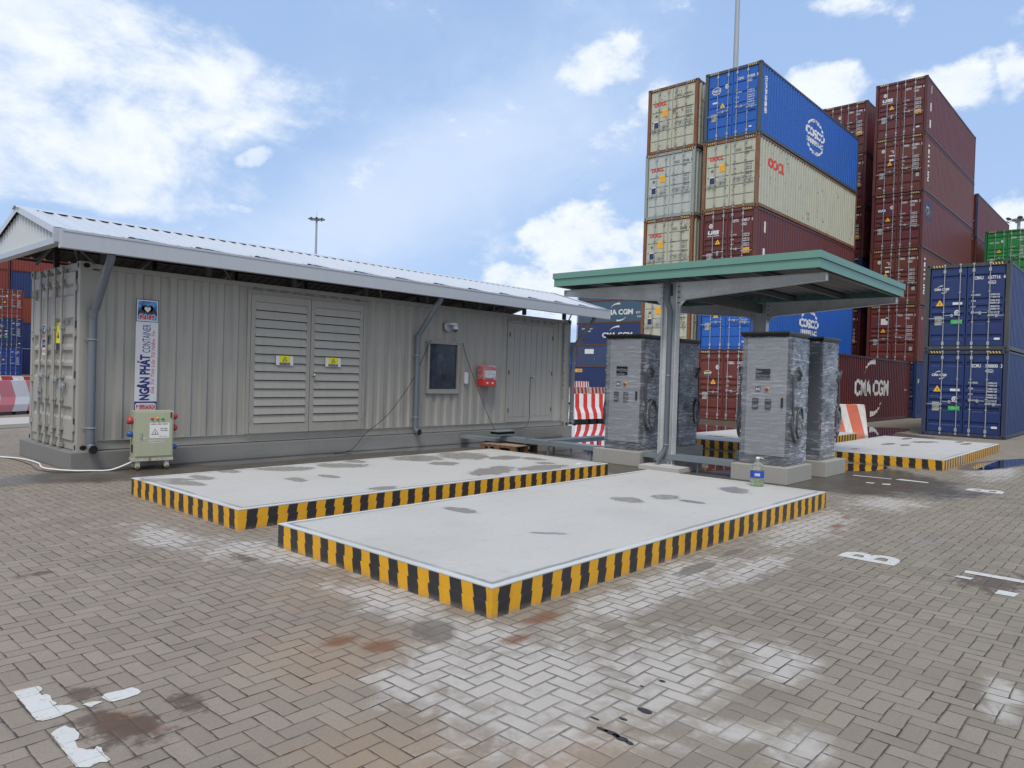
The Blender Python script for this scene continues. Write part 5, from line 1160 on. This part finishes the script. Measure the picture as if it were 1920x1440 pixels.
# ------------------------------------------------------------------ chargers
chf = paint('silver_cabinet_paint', (.235, .245, .27), .4, .06, 0, .06, metal=.1, seed=3); chd = paint('dark_cabinet_paint', (.055, .060, .072), .4, .1, 0, .1, seed=4); chg = paint('mid_grey_cabinet', (.115, .13, .155), .42, .06, 0, .1, seed=6)
chb = plain('black_plastic', (.018, .019, .022), .35)
scr = newmat('dark_screen'); scr[2].inputs['Base Color'].default_value = (.012, .013, .016, 1); scr[2].inputs['Roughness'].default_value = .12; scr = scr[0]
pad_m = concrete('block_concrete', (.33, .325, .305), None, .85, None, .5)
def charger(label, x, y, rz, seed, hxx=.40, hyy=.385):
    t = thing('charging_cabinet', label, 'charging cabinet', (x, y, .275), rz, 'plastic wrapped charging cabinets')
    H = 2.13
    MB().box(-hxx, hxx, -hyy, hyy, .0, .14).build('base', chd, t, bevel=.006)
    MB().box(-hxx+.02, hxx, -hyy+.0, hyy, .141, H).build('body', chd, t, bevel=.008)
    MB().box(-hxx+.004, -hxx+.019, -hyy+.01, hyy-.075, .16, H-.02).build('front_door', chf, t, bevel=.003)
    MB().box(-hxx+.008, -hxx+.019, hyy-.070, hyy-.004, .16, H-.02).build('front_trim', chg, t, bevel=.003)
    MB().box(hxx, hxx+.012, -hyy+.02, hyy-.02, .16, H-.04).build('rear_door', chg, t, bevel=.003)
    for s in (-1, 1):
        mb = MB(); 
        for k in range(44):
            z = .30+k*.038; mb.hexa([(-.16, s*(hyy+.003), z), (.30, s*(hyy+.003), z), (.30, s*(hyy+.012), z-.004), (-.16, s*(hyy+.012), z-.004), (-.16, s*(hyy+.001), z+.024), (.30, s*(hyy+.001), z+.024), (.30, s*(hyy+.004), z+.022), (-.16, s*(hyy+.004), z+.022)])
        mb.build('side_louvres', chb, t)
        MB().box(-hxx+.05, -.20, s*hyy, s*(hyy+.008), .2, H-.05).build('side_panel', chd if s < 0 else chg, t)
    c = MB(); a, b, zz = hxx+.05, hyy+.035, H
    c.hexa([(-hxx-.0, -hyy, zz), (hxx, -hyy, zz), (hxx, hyy, zz), (-hxx-.0, hyy, zz), (-a, -b, zz+.055), (a, -b, zz+.055), (a, b, zz+.055), (-a, b, zz+.055)]); c.box(-a, a, -b, b, zz+.056, zz+.085)
    c.build('cap', chb, t)
    F = -hxx+.003; Y = lambda q: hyy-q       # q: metres from the left edge seen from the front
    def fq(nm, q0, q1, z0, z1, mat, d=.012, bev=.004): return MB().box(F-d, F+.002, Y(q0), Y(q1), z0, z1).build(nm, mat, t, bevel=bev)
    sc_ = fq('screen', .235, .485, 1.42, 1.60, scr, .014, .006)
    lg = fq('logo_plate', .235, .325, 1.215, 1.305, chb, .006, .002)
    m_ = MB()
    for sg in (-1, 1): m_.add([(F-.008, Y(.28+sg*.030), 1.235), (F-.008, Y(.28+sg*.030), 1.285), (F-.008, Y(.28+sg*.010), 1.268), (F-.008, Y(.28+sg*.010), 1.252)], [(0, 1, 2, 3)])
    m_.add([(F-.008, Y(.270), 1.266), (F-.008, Y(.290), 1.266), (F-.008, Y(.290), 1.254), (F-.008, Y(.270), 1.254)], [(0, 1, 2, 3)]); m_.build('emblem', M['white'], lg, fix=False)
    for nm, r_, dd, mt in (('button_ring', .036, .008, M['yellow']), ('stop_button', .027, .028, cmesh('dred', lambda: plain('dull_red', (.34, .05, .04), .5)))):
        MB().lathe([(0, 0), (r_, 0), (r_, dd), (r_*.7, dd+.005), (0, dd+.006)], n=18).build(nm, mt, t).matrix_local = Matrix.Translation((F, Y(.44), 1.262)) @ Matrix.Rotation(-math.pi/2, 4, 'Y')
    for q in (.195, .415):
        s_ = fq('socket', q, q+.10, .925, 1.105, chb, .010, .02); MB().box(F-.012, F-.010, Y(q+.02), Y(q+.08), .945, 1.02).build('socket_flap', chd, s_)
    hn = fq('door_handle', .685, .715, .97, 1.13, chb, .03, .006)
    # hose loops and plugs on both sides
    for s in (-1, 1):
        h = MB(); yb = s*(hyy+.075); pts = []
        for k in range(29):
            a = 2*math.pi*k/28; pts.append((-.17+.155*math.sin(a)*(1-.18*math.cos(a)), yb+s*.015*math.sin(2*a), .69+.285*math.cos(a)))
        h.tube(pts, .021, 10, cap=False)
        pts = []
        for k in range(25):
            a = 2*math.pi*k/24; pts.append((-.14+.12*math.sin(a), yb+s*(.05+.01*math.cos(a)), .72+.25*math.cos(a)))
        h.tube(pts, .020, 10, cap=False); h.tube([(-.28, s*(hyy+.01), 1.55), (-.29, s*(hyy+.07), 1.48), (-.31, s*(hyy+.07), 1.2), (-.30, s*(hyy+.08), .85), (-.25, yb, .55)], .018, 8)
        h.build('hose', chd, t, fix=False)
        p = MB(); p.tube([(-.26, s*(hyy+.01), 1.56), (-.22, s*(hyy+.11), 1.60), (-.16, s*(hyy+.12), 1.52), (-.14, s*(hyy+.09), 1.42)], [.035, .045, .04, .028], 12); p.build('plug', chd, t, fix=False)
    film_shell(hxx, hyy+.012, .0, H-.0, seed, ((-.14, -1, .68, .17, .30, .135), (-.20, -1, 1.53, .10, .12, .11), (-.14, 1, .68, .17, .30, .135), (-.20, 1, 1.53, .10, .12, .11)), 170, 170, parent=t)
    # loose film tent at the rear edge of each side
    for s in (-1, 1):
        mb = MB(); vs = []; n1, n2 = 26, 90
        for j in range(n2+1):
            z = .05+(H-.06)*j/n2
            for i in range(n1+1):
                u = i/n1; x = -.30+u*(hxx+.34); q = noise.noise(Vector((u*2.2+seed, s*2, z*20+u*3)))*.020+noise.noise(Vector((u*3+seed, s*2, z*7-u*4)))*.018
                off = .020+.09*math.exp(-((u-.35)/.25)**2-((z-.70)/.34)**2)+.05*math.exp(-((u-.3)/.2)**2-((z-1.5)/.2)**2)+max(0, q)
                vs.append((x, s*(hyy+off+.012), z))
        mb.add(vs, [(j*(n1+1)+i, j*(n1+1)+i+1, (j+1)*(n1+1)+i+1, (j+1)*(n1+1)+i) for j in range(n2) for i in range(n1)], 0, True); mb.build('loose_wrap', FILM2, t, fix=False)
    return t
charger('wrapped silver charging cabinet left of the canopy column, facing the slabs', 12.25, 7.815, 0, 1.)
charger('wrapped silver charging cabinet in the right half, nearest, behind the water jug', 12.25, 5.03, 0, 5.)
charger('dark wrapped charging cabinet seen from behind, just right of the canopy column', 13.80, 7.86, math.pi, 9.)
charger('wrapped charging cabinet seen from behind, rightmost of the four', 13.80, 5.02, math.pi, 13.)
def block(label, x0, x1, y0, y1, h): 
    t = thing('concrete_block', label, 'concrete block', ((x0+x1)/2, (y0+y1)/2, 0), group='concrete blocks under the charging cabinets')
    a, b = (x1-x0)/2, (y1-y0)/2; MB().box(-a, a, -b, b, 0, h).build('block', pad_m, t, bevel=.012); return t
for a, lb in (((11.70, 12.80, 7.30, 8.36), 'concrete block under the wrapped cabinet left of the canopy column'), ((11.70, 12.80, 4.54, 5.50), 'concrete block under the nearest wrapped cabinet, behind the water jug'),
          ((13.25, 14.30, 7.36, 8.36), 'concrete block under the dark cabinet right of the column'), ((13.25, 14.30, 4.46, 5.50), 'concrete block under the rightmost wrapped cabinet')): block(lb, *a, .275)
# ------------------------------------------------------------------ canopy
cp = thing('canopy', 'steel canopy with a flat green roof edge over the wrapped charging cabinets', 'canopy', (11.9, 6.85, 0))
ox, oy = 11.9, 6.85
def galv():
    m, t, bs = newmat('galvanised_steel'); P = t.pos(); v = t.node('ShaderNodeTexVoronoi'); t.l.new(t.vm('MULTIPLY', P, (1, 1, 1)).k, v.inputs['Vector']); v.inputs['Scale'].default_value = 45
    n = t.noise(P, 2.2, 5, .6); q = t.sep(V(t.t, v.outputs['Color']))[0]
    dr = t.noise(P, 1, 5, .6, sc=(3, 3, 14))
    c = t.mix((q-.5)*.5+.4, (.52, .56, .59), (.70, .74, .77)); c = t.mix((n-.45).cl()*1.4, c, (.24, .27, .31)); c = t.mix(dr.ss(.5, .8)*.3, c, (.52, .55, .58))
    setp(t, bs, c, .42+n*.15, .15); return m
gal = galv(); grn = paint('green_metal_sheet', (.12, .27, .225), .42, .10, 0, .16, dirt=(.20, .33, .30), seed=21); grn2 = paint('pale_green_flashing', (.17, .34, .31), .42, .12, 0, .18, dirt=(.26, .38, .36), seed=22)
X0, X1, Y0, Y1 = 11.30-ox, 16.0-ox, 4.0-oy, 9.14-oy
ZT = 3.665
def fas(z0, z1, out, nm, mat):
    f = MB(); e = .018
    f.box(X0-out, X0-out+e, Y0-out, Y1+out, z0, z1); f.box(X1+out-e, X1+out, Y0-out, Y1+out, z0, z1); f.box(X0-out+e, X1+out-e, Y0-out, Y0-out+e, z0, z1); f.box(X0-out+e, X1+out-e, Y1+out-e, Y1+out, z0, z1)
    return f.build(nm, mat, cp, bevel=.003)
fas(3.415, 3.560, 0., 'fascia', grn); fas(3.562, ZT+.01, .022, 'capping', grn)
MB().box(X0+.02, X1-.02, Y0+.02, Y1-.02, 3.590, 3.600).build('roof_edge_sheet', grn2, cp)
mb = MB(); ys = breaks(Y0+.02, Y1-.02, .20, .3); vs = []
for y in ys: vs += [(X0+.02, y, 3.545-corr(y, .20, .03, .3)), (X1-.02, y, 3.545-corr(y, .20, .03, .3))]
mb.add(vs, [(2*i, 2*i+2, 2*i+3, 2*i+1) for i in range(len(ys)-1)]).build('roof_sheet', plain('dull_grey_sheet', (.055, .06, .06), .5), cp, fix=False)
for y in (Y0+.08, Y0+1.1, -.75, .75, Y1-1.1, Y1-.14): MB().box(X0+.05, X1-.05, y, y+.05, 3.415, 3.51).build('purlin', cmesh('pur', lambda: plain('dark_purlin_steel', (.10, .11, .115), .5)), cp)
def frame_line(x, col):
    hw = .005
    for s, ye in ((-1, 4.10-oy), (1, 9.40-oy)):
        ya = s*.16; y1_ = ye if s < 0 else 9.36-oy
        y1_ = (4.10-oy) if s < 0 else (9.30-oy)
        b = MB()
        zt_ = 3.41; zt0, zb0, zb1 = 3.40, 3.10, 3.30
        b.hexa([(x-hw, ya, zb0), (x+hw, ya, zb0), (x+hw, y1_, zb1), (x-hw, y1_, zb1), (x-hw, ya, zt0), (x+hw, ya, zt0), (x+hw, y1_, zt0+.002), (x-hw, y1_, zt0+.002)] if s > 0 else
               [(x-hw, y1_, zb1), (x+hw, y1_, zb1), (x+hw, ya, zb0), (x-hw, ya, zb0), (x-hw, y1_, zt0), (x+hw, y1_, zt0), (x+hw, ya, zt0), (x-hw, ya, zt0)])
        fl = .055
        for zz0, zz1, th in ((zt0+.002, zt0+.002, .010), (zb0-.011, zb1-.011, .010)):
            P = [(x-fl, ya, zz0), (x+fl, ya, zz0), (x+fl, y1_, zz1), (x-fl, y1_, zz1)]; P = P if s > 0 else [(x-fl, y1_, zz1), (x+fl, y1_, zz1), (x+fl, ya, zz0), (x-fl, ya, zz0)]
            b.hexa(P+[(a, c, d_+th) for a, c, d_ in P])
        b.box(x-fl, x+fl, y1_, y1_+s*.010, zb1-.011, zt0+.012)
        bm_ = b.build('cantilever_beam', gal, cp)
        p = MB().box(x-.08, x+.08, ya-s*.008, ya, 2.98, 3.42); p.build('end_plate', gal, cp)
        for z in (3.04, 3.14, 3.24, 3.34):
            for xx in (x-.05, x+.05): MB().tube([(xx, ya-s*.03, z), (xx, ya+s*.035, z)], .010, 6).build('bolt', M['dgrey'], cp)
        MB().add([(x-.004, ya, 3.09), (x-.004, ya+s*.14, 3.10), (x-.004, ya, 2.95), (x+.004, ya, 3.09), (x+.004, ya+s*.14, 3.10), (x+.004, ya, 2.95)], [(0, 1, 2), (3, 4, 5), (0, 1, 4, 3), (1, 2, 5, 4)]).build('gusset', gal, cp)
    c = MB(); c.box(x-.075, x+.075, -.15, -.14, .10, 3.42); c.box(x-.075, x+.075, .14, .15, .10, 3.42); c.box(x-.004, x+.004, -.14, .14, .10, 3.42); c.build('column', gal, cp)
    bp = MB().box(x-.16, x+.16, -.20, .20, .088, .10); bp.build('base_plate', gal, cp)
    for xx in (x-.12, x+.12):
        for yy in (-.10, .10): MB().tube([(xx, yy, .10), (xx, yy, .15)], .012, 6).build('anchor_bolt', M['steel'], cp)
frame_line(0., 1); frame_line(15.85-ox, 1)
MB().box(.0-.05, 15.85-ox, -.03, .03, 3.18, 3.38).build('tie_beam', cmesh('pur', lambda: None), cp)
o = MB().tube([(-.13, -.0, 3.50), (-.13, 0., 3.06), (-.15, -.03, 3.0), (-.13, -.05, 2.93), (-.115, -.05, 2.80), (-.115, -.05, .42), (-.13, -.02, .34), (-.20, .06, .18)], .050, 16, cap=False).tube([(-.115, -.05, 2.80), (-.115, -.05, 2.90)], .056, 16).tube([(-.14, -.01, .31), (-.21, .075, .16)], .056, 16, cap=False).build('downpipe', pipem, cp, fix=False)
MB().tube([(-.205, .068, .172), (-.203, .066, .176)], .046, 14).build('pipe_mouth', M['hole'], o)
for z in (.46, 1.72): MB().tube([(-.115+.056*math.cos(a), -.05+.056*math.sin(a), z) for a in [i*math.pi/8 for i in range(17)]], .007, 6, cap=False).build('pipe_clip', M['steel'], o, fix=False)
for x, lb in ((11.86, 'low concrete pad under the front canopy column'), (15.85, 'low concrete pad under the rear canopy column')):
    t = thing('column_pad', lb, 'concrete pad', (x, 6.78, 0)); MB().box(-.38, .22, -.42, .40, 0, .088).build('pad', concrete('pad_concrete', (.46, .455, .44), None, .85, None, .4), t, bevel=.008)
# ------------------------------------------------------------------ cable tray
tm = paint('blue_grey_tray', (.20, .24, .275), .42, .1, 0, .15, dirt=(.30, .33, .35), metal=.25, seed=31)
tr_ = thing('cable_tray', 'long grey steel cable tray running from the building to the cabinets', 'cable tray', (11.95, 9, 0))
def tray(x0, x1, y0, y1, z0, z1, nm='tray_section'): return MB().box(x0-11.95, x1-11.95, y0-9, y1-9, z0, z1).build(nm, tm, tr_, bevel=.003)

for sec in ((9.55, 10.94), (8.38, 9.545), (5.52, 7.29)): tray(11.80, 12.08, sec[0], sec[1], .19, .29 if sec[0] > 9.6 else .285)
tray(11.78, 12.10, 10.18, 10.20, .17, .31, 'joint_strap'); tray(11.78, 12.10, 9.54, 9.56, .17, .31, 'joint_strap')
tray(12.085, 14.2, 9.75, 10.05, .18, .27); tray(12.81, 13.24, 4.85, 5.15, .19, .27); tray(12.81, 13.24, 7.65, 7.95, .19, .27)
for x, y in ((11.85, 9.6), (12.03, 9.6), (11.85, 10.9), (12.03, 10.9), (11.85, 8.5), (12.9, 9.8), (13.9, 9.8), (11.9, 6.2)): MB().box(x-11.95, x-11.92, y-9, y-8.97, 0, .19).build('leg', tm, tr_)
MB().box(11.50-11.95, 12.08-11.95, 10.72-9, 11.0-9, .33, .345).box(11.50-11.95, 12.08-11.95, 10.72-9, 11.0-9, .40, .415).build('cable_inlet', tm, tr_); MB().box(11.53-11.95, 12.05-11.95, 10.74-9, 10.98-9, .346, .399).build('inlet_slot', M['hole'], tr_)
MB().box(11.80-11.95, 12.02-11.95, 10.95-9, 12.2-9, .15, .22).build('tray_end', tm, tr_)
# pallet
wd, t_, bs = newmat('weathered_pallet_wood'); P = t_.obj(); n = t_.noise(P, 1, 6, .65, sc=(3, 30, 30)); setp(t_, bs, t_.mix(n, (.10, .045, .022), (.24, .13, .07)), .8, bump=n, bstr=.3, bdist=.004)
pl = thing('wooden_pallet', 'brown wooden pallet with a cardboard sheet on top beside the cable tray', 'pallet', (11.42, 10.15, 0), R(4))
for k in range(7): MB().box(.0, .80, k*.145, k*.145+.10, .118, .138).build('deck_board', wd, pl)
for x in (.0, .35, .70): MB().box(x, x+.10, 0, .97, .095, .117).build('stringer_board', wd, pl)
for x in (.0, .35, .70):
    for y in (0, .43, .83): MB().box(x, x+.10, y, y+.14, .021, .094).build('block', wd, pl)
for x in (.0, .35, .70): MB().box(x, x+.10, 0, .97, .0, .020).build('bottom_board', wd, pl)
t = thing('cardboard_sheet', 'flat pinkish brown cardboard sheet lying on the wooden pallet', 'cardboard', (11.44, 10.12, .139), R(4)); MB().box(0, .78, 0, .92, 0, .008).build('sheet', paint('damp_cardboard', (.30, .21, .165), .8, .2, 0, .2), t)
rk, t_, bs = newmat('rough_rubble'); setp(t_, bs, t_.mix(t_.noise(t_.pos(), 6, 5, .6), (.12, .115, .11), (.24, .235, .225)), .9)
mb = MB().lathe([(0, .17), (.10, .16), (.20, .12), (.28, .05), (.30, 0)], n=12)
mb.v = [(x*(1+.3*noise.noise(Vector((x*5, y*5, z*9)))), y*.6*(1+.3*noise.noise(Vector((y*5, x*5, z*3)))), z*(1+.4*noise.noise(Vector((x*9, y*9, 1))))) for x, y, z in mb.v]
o = mb.build('concrete_lump', rk, loc=(12.05, 11.45, 0)); o['label'] = 'rough lump of concrete on the wet ground under the cable tray end'; o['category'] = 'concrete lump'
# ------------------------------------------------------------------ distribution box on casters
bxm = paint('pale_green_enamel', (.36, .385, .285), .42, .06, .10, .12, dirt=(.20, .19, .13), seed=41); rus = paint('rusty_white_enamel', (.42, .42, .36), .55, .2, .55, .4, seed=42)
db = thing('distribution_box', 'pale green electrical distribution box on rusty casters below the banner', 'electrical box', (4.46, 11.80, 0), R(-8))
bw, bd, bz0, bz1 = .57, .24, .19, .925
MB().box(0, bw, 0, bd, bz0, bz1).build('cabinet', bxm, db, bevel=.006)
dd_ = MB().box(.02, bw-.02, -.016, -.001, bz0+.03, bz1-.02).build('door', bxm, db, bevel=.004)
MB().box(-.01, bw+.0, -.012, bd+.01, bz0-.045, bz0-.001).build('skid', rus, db, bevel=.003)
mb = MB(); text(mb, 'DIEN 380V-220V', lambda u, v: (.235+u, -.019, .755-.045+v), .016, .25, bold=.03, mi=1); mb.add([(.215, -.018, .50), (.505, -.018, .50), (.505, -.018, .74), (.215, -.018, .74)], [(0, 1, 2, 3)], 0)
for sc_, mi in ((1., 1), (.78, 0)):
    cx_, cz_ = .295, .585; mb.add([(cx_-.055*sc_, -.019-.001*(mi == 0), cz_-.032*sc_), (cx_+.055*sc_, -.019-.001*(mi == 0), cz_-.032*sc_), (cx_, -.019-.001*(mi == 0), cz_+.062*sc_)], [(0, 1, 2)], mi)
mb.add([(.292, -.021, .56), (.302, -.021, .56), (.30, -.021, .60), (.29, -.021, .60)], [(0, 1, 2, 3)], 1)
text(mb, 'NGUY HIEM', lambda u, v: (.37+u, -.019, .64+v), .017, .10, bold=.03, mi=1); text(mb, 'CHET NGUOI', lambda u, v: (.37+u, -.019, .61+v), .017, .11, bold=.03, mi=1); text(mb, '0909 640 424', lambda u, v: (.36+u, -.019, .52+v), .012, .11, mi=1)
mb.build('warning_label', [M['white'], M['black']], dd_, fix=False)
mb = MB(); text(mb, 'NANPHUONG', lambda u, v: (.20+u, -.018, .455+v), .022, .24, bold=.02); text(mb, 'DB 04-7/10', lambda u, v: (.22+u, -.018, .42+v), .022, .22, bold=.02); mb.build('stencil', M['white_worn'], dd_, fix=False)
for x, mt in ((.25, M['red']), (.325, M['orange']), (.40, M['green_st'])): MB().lathe([(0, 0), (.022, 0), (.022, .01), (.015, .022), (0, .024)], n=14).build('indicator_lamp', mt, dd_).matrix_local = Matrix.Translation((x, -.016, .805)) @ Matrix.Rotation(math.pi/2, 4, 'X')
MB().box(.515, .535, -.030, -.016, .815, .905).build('door_lock', M['black'], dd_, bevel=.004); MB().box(.085, .105, -.034, -.016, .50, .60).build('handle', M['steel'], dd_, bevel=.004)
MB().box(.115, .17, -.0175, -.016, .50, .51).build('scratch', M['white_worn'], dd_)
sred = plain('red_plastic', (.45, .05, .06), .4); sblu = plain('blue_plastic', (.02, .10, .42), .4)
for s, L__ in ((-1, ((.76, sred, .06), (.55, sblu, .045))), (1, ((.84, sred, .05), (.66, sred, .05), (.36, sblu, .04)))):
    for z, mt, r_ in L__:
        MB().lathe([(0, -.002), (r_*.8, 0), (r_, .02), (r_, .055), (r_*.75, .075), (r_*.6, .08), (0, .082)], n=18).build('socket', mt, db).matrix_local = Matrix.Translation((0 if s < 0 else bw, .10, z)) @ Matrix.Rotation(s*math.pi/2+R(20), 4, 'Y')
MB().box(-.006, -.0, .05, .15, .28, .40).build('vent', M['black'], db)
for x in (.06, bw-.09):
    for y in (.03, bd-.05):
        MB().box(x-.03, x+.03, y-.025, y+.025, .075, .145).hexa([(x-.035, y-.03, .05), (x+.035, y-.03, .05), (x+.035, y+.03, .05), (x-.035, y+.03, .05), (x-.03, y-.03, .09), (x+.03, y-.03, .09), (x+.03, y+.03, .09), (x-.03, y+.03, .09)]).build('caster_fork', rus, db)
        MB().tube([(x-.02, y, .042), (x+.02, y, .042)], .042, 16).build('caster_wheel', plain('worn_wheel', (.14, .09, .06), .7), db)
# ------------------------------------------------------------------ water jug
jx, jy = 10.0-.32, 4.62
jg = thing('water_jug', 'clear plastic water jug with a blue label standing on the nearest slab', 'water jug', (9.79, 4.21, .217))
pm, t_, bs = newmat('clear_plastic'); bs.inputs['Transmission Weight'].default_value = .9; bs.inputs['Roughness'].default_value = .08; bs.inputs['IOR'].default_value = 1.25; bs.inputs['Base Color'].default_value = (.90, .95, .93, 1)
wm_, t_, bs = newmat('greenish_water'); bs.inputs['Transmission Weight'].default_value = .75; bs.inputs['Roughness'].default_value = .1; bs.inputs['IOR'].default_value = 1.33; bs.inputs['Base Color'].default_value = (.55, .68, .42, 1)
prof = [(0, .004), (.080, .0), (.090, .012), (.090, .05), (.084, .06), (.090, .07), (.090, .205), (.085, .215), (.090, .23), (.086, .27), (.066, .31), (.034, .335), (.024, .345), (.024, .365)]
MB().lathe(prof, n=28).build('bottle', pm, jg); MB().lathe([(0, .008), (.076, .006), (.085, .02), (.080, .06), (.085, .075), (.085, .150), (0, .151)], n=28).build('water', wm_, jg)
MB().lathe([(.0915, .118), (.092, .122), (.092, .205), (.0915, .21)], n=28).build('label', plain('blue_label', (.01, .07, .42), .35), jg, fix=False)
MB().lathe([(0, .366), (.026, .366), (.026, .395), (.020, .400), (0, .401)], n=18).build('cap', M['white'], jg); MB().tube([(0, 0, .385), (-.0, -.04, .392), (.03, -.07, .380)], .005, 8).build('handle', M['white'], jg)
mb = MB()
for k in range(5): a = math.pi*1.02+k*.16; mb.add([(.0935*math.cos(a+q), .0935*math.sin(a+q), z) for q, z in ((0, .145), (.10, .145), (.10, .183), (0, .183))], [(0, 1, 2, 3)])
mb.build('label_print', M['white'], jg, fix=False)
# ------------------------------------------------------------------ cables
def cable(name, label, pts, r, mat, n=8):
    P = [Vector(p) for p in pts]; out = []
    for i in range(len(P)-1):
        p0, p1, p2, p3 = P[max(i-1, 0)], P[i], P[i+1], P[min(i+2, len(P)-1)]
        for q in range(8): s_ = q/8; out.append(.5*((2*p1)+(-p0+p2)*s_+(2*p0-5*p1+4*p2-p3)*s_*s_+(-p0+3*p1-3*p2+p3)*s_**3))
    out.append(P[-1]); o = MB().tube(out, r, n).build(name, mat, fix=False); o['label'] = label; o['category'] = 'cable'; return o
blk = plain('black_rubber', (.02, .02, .022), .5)
cable('white_conduit', 'white flexible conduit lying on the paving round the plinth corner', [(2.4, 16.8, .018), (3.0, 15.4, .018), (3.40, 14.55, .018), (3.58, 14.1, .018), (3.62, 13.4, .018), (3.52, 12.75, .018), (3.70, 12.28, .018), (3.95, 12.06, .018), (4.2, 11.98, .02), (4.42, 11.93, .10), (4.55, 11.92, .17)], .0125, M['white'], 10)
cable('thin_cable', 'thin black cable lying beside the plinth at the left', [(2.6, 17.5, .008), (3.1, 15.8, .008), (3.45, 14.4, .008), (3.50, 13.4, .008), (3.42, 12.7, .008), (3.60, 12.2, .008), (4.2, 12.02, .008), (4.9, 12.1, .008)], .006, blk)
cable('hanging_cable', 'black cable hanging from the window frame down to the plinth on the left', [(10.86, BY-.06, 2.36), (10.75, BY-.05, 2.15), (10.35, BY-.06, 1.45), (9.7, BY-.10, .75), (9.1, BY-.13, .36), (8.75, BY-.16, .06), (8.3, BY-.2, .012)], .007, blk)
cable('hanging_cable', 'black cable hanging from the window corner to the cable tray on the right', [(11.86, BY-.06, 2.35), (11.95, BY-.05, 2.1), (12.05, BY-.25, 1.55), (12.0, BY-.7, .85), (11.85, BY-1.15, .42), (11.75, BY-1.4, .36)], .007, blk)
cable('hanging_cable', 'black cable running down the gap of the far service door', [(14.34, BY-.03, 1.60), (14.33, BY-.03, 1.0), (14.30, BY-.05, .5), (14.0, BY-.12, .30), (13.6, BY-.14, .29)], .006, blk)
bx_ = thing('switch_box', 'tiny white switch box on the wall between window and fire box', 'switch', (12.02, BY, 1.45)); MB().box(-.05, .05, -.05, .0, -.05, .22).build('box', bnm, bx_, bevel=.01)
t = thing('bottle_scrap', 'small white scrap of litter on the far corner of the left slab', 'litter', (9.62, 7.14, .216)); MB().box(-.05, .05, -.03, .03, 0, .02).build('scrap', M['white'], t, bevel=.006)
